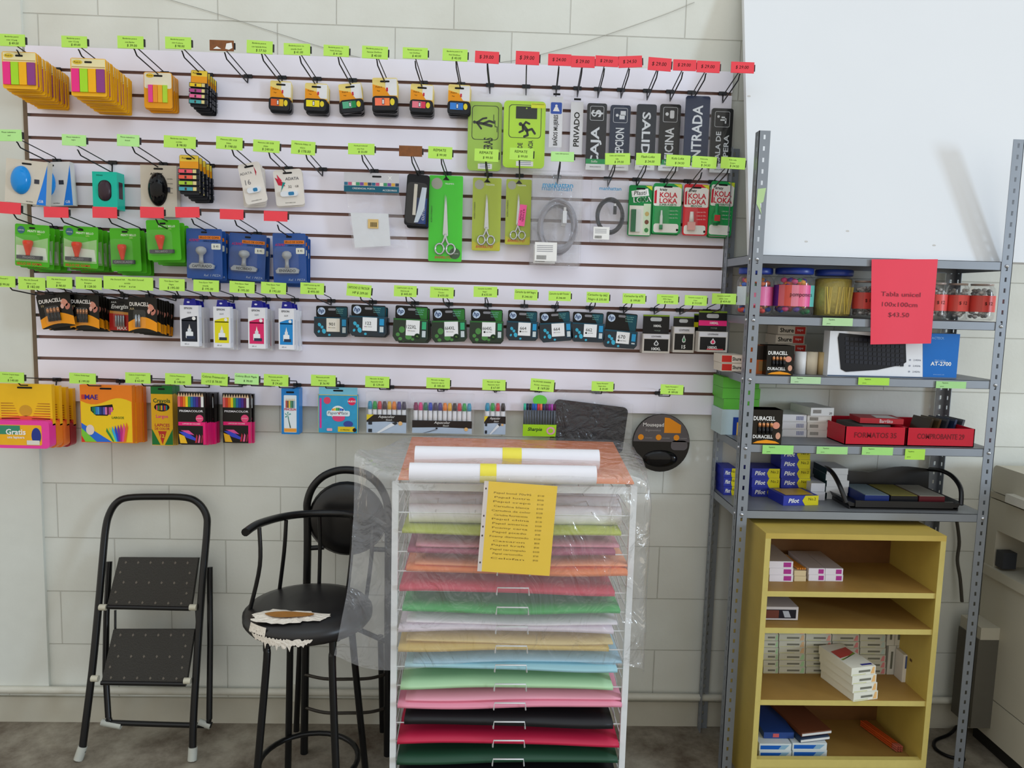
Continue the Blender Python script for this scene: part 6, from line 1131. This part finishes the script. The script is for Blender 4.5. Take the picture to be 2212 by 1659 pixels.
gbox('staple_box', 1750, 1803, 1.2500, .028, .175, .14, '#dcdcda', 'grey-topped white box turned on top of the right pile', 'box', None, bars2, yaw=.12)
def tray(name, x0, x1, label, txt):
    A = at(x0, 935, .30).x; B = at(x1, 935, .30).x; W = B-A; t = thing(name, label, 'tray', ((A+B)/2, -.30, 1.1718), (0, 0, 0), 'red card trays'); m = MB(); R_ = M_('#c4102a', .4); h, d = .062, .25
    m.box(-W/2, W/2, 0, d, 0, .003, R_); m.box(-W/2, W/2, 0, .003, 0, h, R_); m.box(-W/2, W/2, d-.003, d, 0, h, R_); m.box(-W/2, -W/2+.003, 0, d, 0, h, R_); m.box(W/2-.003, W/2, 0, d, 0, h, R_)
    m.text(txt, 0, h*.55, .018, -.0006, M_('#7a0c1c'), w=W*.7, bold=.02); m.build('tray_body', t); return A, B
tray('red_tray', 1826, 1957, 'left red open tray with marker writing on the fourth shelf', 'FORMATOS 35'); tray('red_tray', 1960, 2106, 'right red open tray with marker writing on the fourth shelf', 'COMPROBANTE 29')
gbox('snack_box', 1860, 1950, 1.2355, .018, .235, .10, '#b81a26', 'open red and white carton lying across the red trays', 'box', None, lambda m, W, h, d: (m.add([(-W*.1, .01, h+.0006), (W*.4, .01, h+.0006), (W*.35, d*.8, h+.0006), (-W*.05, d*.8, h+.0006)], [(0, 1, 2, 3)], WHT), m.text('Barrilito', W*.1, h*.5, h*.7, -.0006, WHT, wmax=W*.3)), yaw=-.1)
for k in range(5):
    a = at(2000+k*17, 915, .2); t = thing('plastic_case', 'dark translucent case standing in the right red tray, %s from left' % NTH[k], 'case', (a.x, -.21, 1.176), (0, .25, .1), 'cases in the red tray'); m = MB(); m.ext(rr(-.004, .004, 0, .078, .003), 0, .1, mat(['#4a4438', '#5a4a30', '#3a4048', '#2a3a5a', '#4a5058'][k], .15)); m.build('case_body', t)
a = at(1880, 915, .2); m = MB(); m.box(-.06, .05, -.06, .08, 0, .055, M_('#5a5c58', .7)); tag(m.build('grey_pouch', None, (a.x-.01, -.19, 1.176), (0, 0, .2)), 'grey flat packet inside the left red tray', 'packet')
# fifth shelf
def blue(m, W, h, d):
    m.poly([(W*.12, .0), (W*.5, .0), (W*.5, h), (W*.12, h), (W*.04, h*.5)], -.0005, M_('#d2c61c')); m.text('Pilot', -W*.2, h*.5, h*.45, -.0008, WHT, shear=.2, wmax=W*.36, bold=.03); m.text('No.2', W*.32, h*.65, h*.3, -.0008, INK)
for k in range(3): gbox('blue_yellow_box', 1624, 1684, .9465+k*.0345, .034, .135, .1, '#1c2a9a', '%s blue and yellow box of the three-high pile right of the left post' % ['lowest', 'middle', 'topmost'][k], 'box', 'blue and yellow boxes, short pile', blue)
for k in range(6): gbox('blue_yellow_box', 1687, 1750, .9465+k*.0345, .034, .13, .1, '#1c2a9a', '%s blue and yellow box of the tall pile at the back of the fifth shelf' % ['lowest', 'second', 'third', 'fourth', 'fifth', 'topmost'][k], 'box', 'blue and yellow boxes, tall pile', blue)
for k in range(3): gbox('blue_yellow_box', 1563, 1592, .9465+k*.033, .032, .12, .1, '#1c2a9a', '%s blue and yellow box at the far left behind the post' % ['lowest', 'middle', 'topmost'][k], 'box', 'blue boxes behind the post', blue)
gbox('blue_yellow_box', 1690, 1770, .9465, .034, .245, .11, '#1c2a9a', 'single blue and yellow box lying in front on the fifth shelf', 'box', None, lambda m, W, h, d: (blue(m, W, h, d), m.add([(-W*.4, .01, h+.0006), (W*.4, .01, h+.0006), (W*.4, d-.01, h+.0006), (-W*.4, d-.01, h+.0006)], [(0, 1, 2, 3)], M_('#c9a03a'))), yaw=.12)
for k in range(5): gbox('white_carton', 1786-(k % 2)*2, 1830+(k % 3)*2, .9465+k*.0225, .022, .15, .11, '#dcdcdc', '%s white flat box in the pile with dark top on fifth shelf' % ['lowest', 'second', 'third', 'fourth', 'topmost'][k], 'box', 'white flat boxes', lambda m, W, h, d: m.box(-W/2-.0003, -W/2, 0, d, 0, h, M_('#1f3a3c')))
for k in range(2): gbox('white_carton', 1752, 1782, .9465+k*.031, .03, .17, .1, '#d6d6da', '%s small white box between tall blue pile and white pile' % ['lower', 'upper'][k], 'box', 'small white boxes')
# black desk tray
A = at(1850, 1085, .285); t = thing('desk_tray', 'black plastic desk tray with curved rim on the fifth shelf', 'tray', (3.03, -.18, .9465)); TB = mat('#121113', .35)
m = MB(); m.ext([(-.185, .004), (-.2, .03), (-.15, .012), (.15, .012), (.2, .03), (.185, .004)], -.10, .10, TB); m.box(-.19, .19, -.10, .10, 0, .010, TB); m.build('tray_base', t)
m = MB(); m.box(-.17, .17, -.104, -.098, .008, .03, TB); m.build('front_lip', t)
m = MB(); n = 16; v = []
for k in range(n+1): x = -.20+.40*k/n; zt = .105-.016*math.sin(k/n*PI*1)+.014*math.cos((k/n-.72)*7)*(1 if k/n > .4 else .4); v += [(x, .098, .01), (x, .104, zt)]
m.add(v+[(a, b+.006, c) for a, b, c in v], [(2*k, 2*k+2, 2*k+3, 2*k+1) for k in range(n)]+[(2*(n+1)+2*k, 2*(n+1)+2*k+1, 2*(n+1)+2*k+3, 2*(n+1)+2*k+2) for k in range(n)]+[(2*k+1, 2*k+3, 2*(n+1)+2*k+3, 2*(n+1)+2*k+1) for k in range(n)], TB); m.build('back_panel', t)
for s in (-1, 1):
    m = MB(); P = [(s*.2, .10, .10), (s*.208, .04, .108), (s*.213, -.02, .10), (s*.212, -.07, .07), (s*.20, -.098, .02)]; m.tube(crv(P), .008, TB, 8); m.build('side_rim', t)
for k, (x0, x1, c_, c2, nm) in enumerate(((-.13, -.045, '#6f8088', '#1c2f70', 'pale blue'), (-.04, .055, '#7d7430', '#15151a', 'yellow'), (.06, .15, '#8a867c', '#5a1a22', 'cream and red'))):
    m = MB(); m.box(x0, x1, -.085, .075, 0, .032, M_(c2)); m.box(x0+.002, x1-.002, -.084, .074, .032, .034, M_(c_)); tag(m.build('booklet_box', None, (3.03, -.18, .959)), '%s topped flat box lying inside the black desk tray' % nm, 'box', 'flat boxes in the desk tray')
# ------------------------------------------------------------------ yellow bookcase
BX0, BX1, BYF, BYB = 2.505, 3.100, -.42, -.12
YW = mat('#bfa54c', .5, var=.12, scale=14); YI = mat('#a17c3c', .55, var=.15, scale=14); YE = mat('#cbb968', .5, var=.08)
bc = thing('bookcase', 'yellow painted wooden bookcase under the steel shelving', 'bookcase', (BX0, BYF, 0)); W_, D_ = BX1-BX0, BYB-BYF; t_ = .018
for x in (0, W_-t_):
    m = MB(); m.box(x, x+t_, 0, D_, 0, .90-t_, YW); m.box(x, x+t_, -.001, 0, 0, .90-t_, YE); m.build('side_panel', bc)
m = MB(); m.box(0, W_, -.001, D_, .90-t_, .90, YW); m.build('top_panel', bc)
m = MB(); m.box(t_, W_-t_, D_-.006, D_, .06, .90-t_, mat('#6e4618', .7, var=.15)); m.build('back_panel', bc)  # back panel colour darkened to carry the shade inside the case
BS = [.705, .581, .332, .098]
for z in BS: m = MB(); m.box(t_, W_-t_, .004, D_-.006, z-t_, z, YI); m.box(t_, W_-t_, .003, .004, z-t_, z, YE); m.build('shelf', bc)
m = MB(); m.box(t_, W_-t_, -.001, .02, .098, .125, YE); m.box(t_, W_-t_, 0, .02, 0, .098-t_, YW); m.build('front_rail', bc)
for (x, z, xx) in ((BX1-t_-.0004-BX0, .42, 0),): m = MB(); m.box(x-.0004, x, .10, .114, z, z+.009, mat('#5a3a10')); m.build('wood_knot', bc)
def plum(m, W, h, d): m.poly(rc(W*.1, W*.42, h*.15, h*.85), -.0005, M_('#b03a90')); m.add([(-W*.5, .002, h+.0004), (W*.5, .002, h+.0004), (W*.5, d, h+.0004), (-W*.5, d, h+.0004)], [(0, 1, 2, 3)], M_('#b4a8a4'))
def ins(x0, x1, y0, y1, Y): A = at(x0, (y0+y1)/2, Y); B = at(x1, (y0+y1)/2, Y); return A, B
for k in range(3): gbox('pen_box', 1662, 1713, .7055+k*.0235, .023, .33, .18, '#e8e2ea', '%s white and purple box in leftmost pile of top bookcase shelf' % ['lowest', 'middle', 'topmost'][k], 'box', 'purple-marked boxes left', plum)
for k in range(2): gbox('pen_box', 1716, 1741, .7055+k*.019, .018, .325, .17, '#d8c49a', '%s cream box between the purple-marked piles' % ['lower', 'upper'][k], 'box', 'cream boxes', None)
for k in range(4): a = at(1722+k*5, 1220, .31); m = MB(); m.tube([(0, -.02, 0), (-.02, .15, 0)], .0035, mat('#c87a1c', .4), 6); tag(m.build('pencil', None, (a.x, -.30, .7475)), 'orange pencil lying on the small cream boxes', 'pencil', 'orange pencils on cream boxes')
for k in range(4): gbox('pen_box', (1747, 1783)[k % 2], (1782, 1821)[k % 2], .7055+(k//2)*.0225, .022, .32, .18, '#e6e0e6', ['lower left', 'lower right', 'upper left', 'upper right'][k]+' white and purple box in the right group, top bookcase shelf', 'box', 'purple-marked boxes right', plum)
gbox('display_box', 1648, 1724, .584, .045, .36, .17, '#c9c2c0', 'grey open-fronted flat carton alone on the second bookcase shelf', 'box', None, lambda m, W, h, d: (m.poly(rc(-W*.46, W*.44, h*.12, h*.8), -.0006, M_('#1c1a24')), m.poly(rc(-W*.44, -W*.05, h*.15, h*.75), -.0009, M_('#6a3a30')), m.poly([(W*.05, h*.7), (W*.22, h*.7), (W*.3, h*.2), (W*.12, h*.2)], -.0009, M_('#a8aab0'))))
def med(c):
    def f(m, W, h, d): m.poly(rc(-W*.2, W*.28, h*.35, h*.62), -.0004, M_('#77776a')); m.poly([(W*.3, h*.1), (W*.46, h*.1), (W*.46, h*.9), (W*.38, h*.9)], -.0004, M_(c)); m.poly(rc(-W*.46, W*.1, h*.1, h*.16), -.0004, M_('#c8c87a'))
    return f
CC = ['#a8c8a0', '#a8cfa0', '#d8b48a', '#e0988a', '#d88a8a', '#b8c8c0']
RN = ['lowest', 'second', 'third', 'fourth', 'fifth', 'sixth', 'seventh', 'eighth', 'topmost']; CNm = ['first', 'second', 'third', 'fourth', 'fifth']
for col_ in range(5):
    nrow = 9 if col_ < 3 else 8
    xs = [1648, 1682, 1740, 1797, 1857, 1914]
    for k in range(nrow):
        j = random.uniform(-2, 2)
        gbox('refill_box', xs[col_]+1, xs[col_+1]-1, .3325+k*.0242, .0236, .235+random.uniform(-.004, .004), .09, '#c9c8b8', 'small white box, %s column from left, %s in its pile, third bookcase shelf' % (CNm[col_], RN[k]), 'box', 'small white boxes on the third bookcase shelf', med(CC[(col_+k//3) % 6]))
for k in range(3):
    for q in range(2):
        gbox('refill_box', 1918+k*17, 1934+k*17, .3325+q*.108, .107, .235, .09, '#cfccc0', 'upright small white box, %s from left in %s upright row' % (CNm[k], ['lower', 'upper'][q]), 'box', 'upright small white boxes', lambda m, W, h, d: m.poly(rc(-W*.15, W*.15, h*.2, h*.8), -.0004, M_('#6a6a5c')))
gbox('refill_box', 1950, 1972, .3325, .10, .29, .05, '#dcd6cc', 'upright white box with blue mark standing forward at right, third bookcase shelf', 'box', None, lambda m, W, h, d: (m.poly(rc(-W*.3, W*.0, h*.5, h*.95), -.0004, M_('#4a5a8a')), m.poly(rc(W*.0, W*.4, h*.8, h*.9), -.0004, M_('#d86a6a'))))
for k in range(4): gbox('refill_box', 1840-k*1.5, 1900-k*1.5, .3328+k*.0292, .0285, .415, .17, '#e6e4d4', '%s box of the four-high pile jutting out of the bookcase' % ['lowest', 'second', 'third', 'topmost'][k], 'box', 'jutting pile of white boxes', (lambda m, W, h, d: (med('#e8b878')(m, W, h, d), m.add([(-W*.4, .07, h+.0004), (W*.4, .09, h+.0004), (W*.4, .14, h+.0004), (-W*.4, .12, h+.0004)], [(0, 1, 2, 3)], M_('#c0403a')), m.add([(-W*.45, .06, h+.0006), (-W*.4, .055, h+.0006), (W*.4, .10, h+.0006), (W*.4, .09, h+.0006)], [(0, 3, 2, 1)], M_('#7a9a2a')), m.add([(0, .01, h+.0004), (W*.45, .01, h+.0004), (W*.45, .02, h+.0004), (0, .02, h+.0004)], [(0, 1, 2, 3)], M_('#2a2f8a')))), yaw=.22)
def env(m, W, h, d): m.poly(rc(-W*.46, W*.3, h*.2, h*.75), -.0005, M_('#1d5fb8')); m.poly([(W*.1, h*.2), (W*.3, h*.2), (W*.44, h*.8), (W*.2, h*.8)], -.0007, M_('#8ab0c8'))
for k in range(4): gbox('envelope_box', (1640, 1712)[k % 2], (1709, 1786)[k % 2], .0985+(k//2)*.026+.0, .0255, .37-(k % 2)*.005, .2, '#d4dcdc', ['lower left', 'lower right', 'upper left', 'upper right'][k]+' blue and white flat box on the bottom bookcase shelf', 'box', 'blue and white flat boxes', env)
gbox('envelope_box', 1650, 1715, .151, .022, .34, .18, '#1c3f80', 'dark blue flat box lying top left on the bottom bookcase pile', 'box', None, lambda m, W, h, d: m.poly(rc(-W*.2, 0, h*.2, h*.8), -.0006, M_('#c85a5a')))
for k in range(2): gbox('notebook', 1725+k*3, 1795+k*4, .151+k*.016, .014, .355-k*.01, .2, ['#1f3450', '#6a3a22'][k], ['blue-black', 'brown'][k]+' notebook slanting on top of the blue and white boxes', 'book', 'notebooks in the bookcase', lambda m, W, h, d: m.box(-W/2+.002, W/2+.001, -.001, d, h*.15, h*.7, M_('#dcdcd8')), yaw=.2)
for k in range(9):
    a = at(1945, 1600, .33); i, j = k % 3, k//3; t = thing('pencil', 'orange-red pencil in the bundle on the bottom bookcase shelf', 'pencil', (a.x-.012+i*.009, -.335, .104+j*.0078), (0, 0, .28), 'bundle of orange pencils'); m = MB(); m.tube([(0, .02, 0), (0, .17, 0)], .0038, mat('#c4501c', .4), 6); m.build('barrel', t); m = MB(); m.tube([(0, 0, 0), (0, .022, 0)], .0038, mat('#b8604c', .5), 6); m.build('eraser_end', t)
# ------------------------------------------------------------------ photocopier
BE = mat('#bcb6a4', .5, var=.04, scale=8); BD = mat('#a8a08c', .5, var=.05); KX = 3.482
cp = thing('photocopier', 'large beige photocopier at the right edge beside the shelving', 'photocopier', (KX, -.06, 0))
m = MB(); m.box(.02, .62, -.64, -.0, 0, .06, mat('#171614', .6)); m.build('base', cp)
m = MB(); m.box(0, .64, -.66, 0, .06, .208, BE); m.box(0, .64, -.66, 0, .212, .47, BE); m.box(.004, .636, -.656, -.004, .06, .47, mat('#4a463c')); m.build('lower_body', cp)
m = MB(); m.box(0, .64, -.66, 0, .47, .50, BE); m.box(0, .64, -.66, 0, .50, .655, BE); m.build('middle_body', cp)
m = MB(); m.box(-.012, .64, -.67, .0, .655, .69, BE); m.build('tray_ledge', cp)
m = MB(); m.box(0, .64, -.05, 0, .69, .83, BE); m.box(.12, .64, -.66, -.05, .69, .83, mat('#3a3530', .6)); m.box(.02, .12, -.40, -.30, .69, .83, BD); m.box(.0, .05, -.10, -.06, .70, .76, mat('#33353a')); m.build('paper_recess', cp)
m = MB(); m.box(0, .64, -.66, 0, .83, .94, BE); m.box(-.004, .644, -.664, .004, .945, .965, BD); m.build('scanner', cp)
m = MB(); m.ext(rr(-.66, .0, .97, 1.065, .02), 0, .64, BE); 
m = MB(); P = rr(-.66, 0, .968, 1.066, .022); m.add([(0, a, b) for a, b in P]+[(.64, a, b) for a, b in P], [tuple(range(len(P)))[::-1], tuple(range(len(P), 2*len(P)))]+[(i, (i+1) % len(P), len(P)+(i+1) % len(P), len(P)+i) for i in range(len(P))], BE); m.build('lid', cp)
m = MB(); m.box(-.03, .0, -.34, -.12, .955, .985, mat('#d4d0c4', .5)); m.build('handle', cp)
m = MB(); m.box(-.07, 0, -.12, .0, .44, .485, BE); m.box(-.075, .0, -.12, 0, .10, .44, mat('#5a564c', .7)); m.build('side_tray_and_gap', cp)  # beige ledge; the dark block below stands in for the shaded gap
m = MB(); m.tube(crv([at(2066, 1120, .03), at(2072, 1170, .03), at(2068, 1210, .03), at(2074, 1250, .04), at(2078, 1300, .05)]), .006, mat('#3a362e', .6), 6); tag(m.build('power_cord'), 'dark cord hanging on the wall between bookcase and photocopier', 'cord')
m = MB(); P = [atz(*p, .008) for p in ((2075, 1560), (2052, 1585), (2020, 1600), (2022, 1618), (2050, 1634), (2085, 1640))]; m.tube(crv(P), .006, BLK, 8); tag(m.build('floor_cord'), 'black cord lying on the floor behind the bookcase', 'cord')
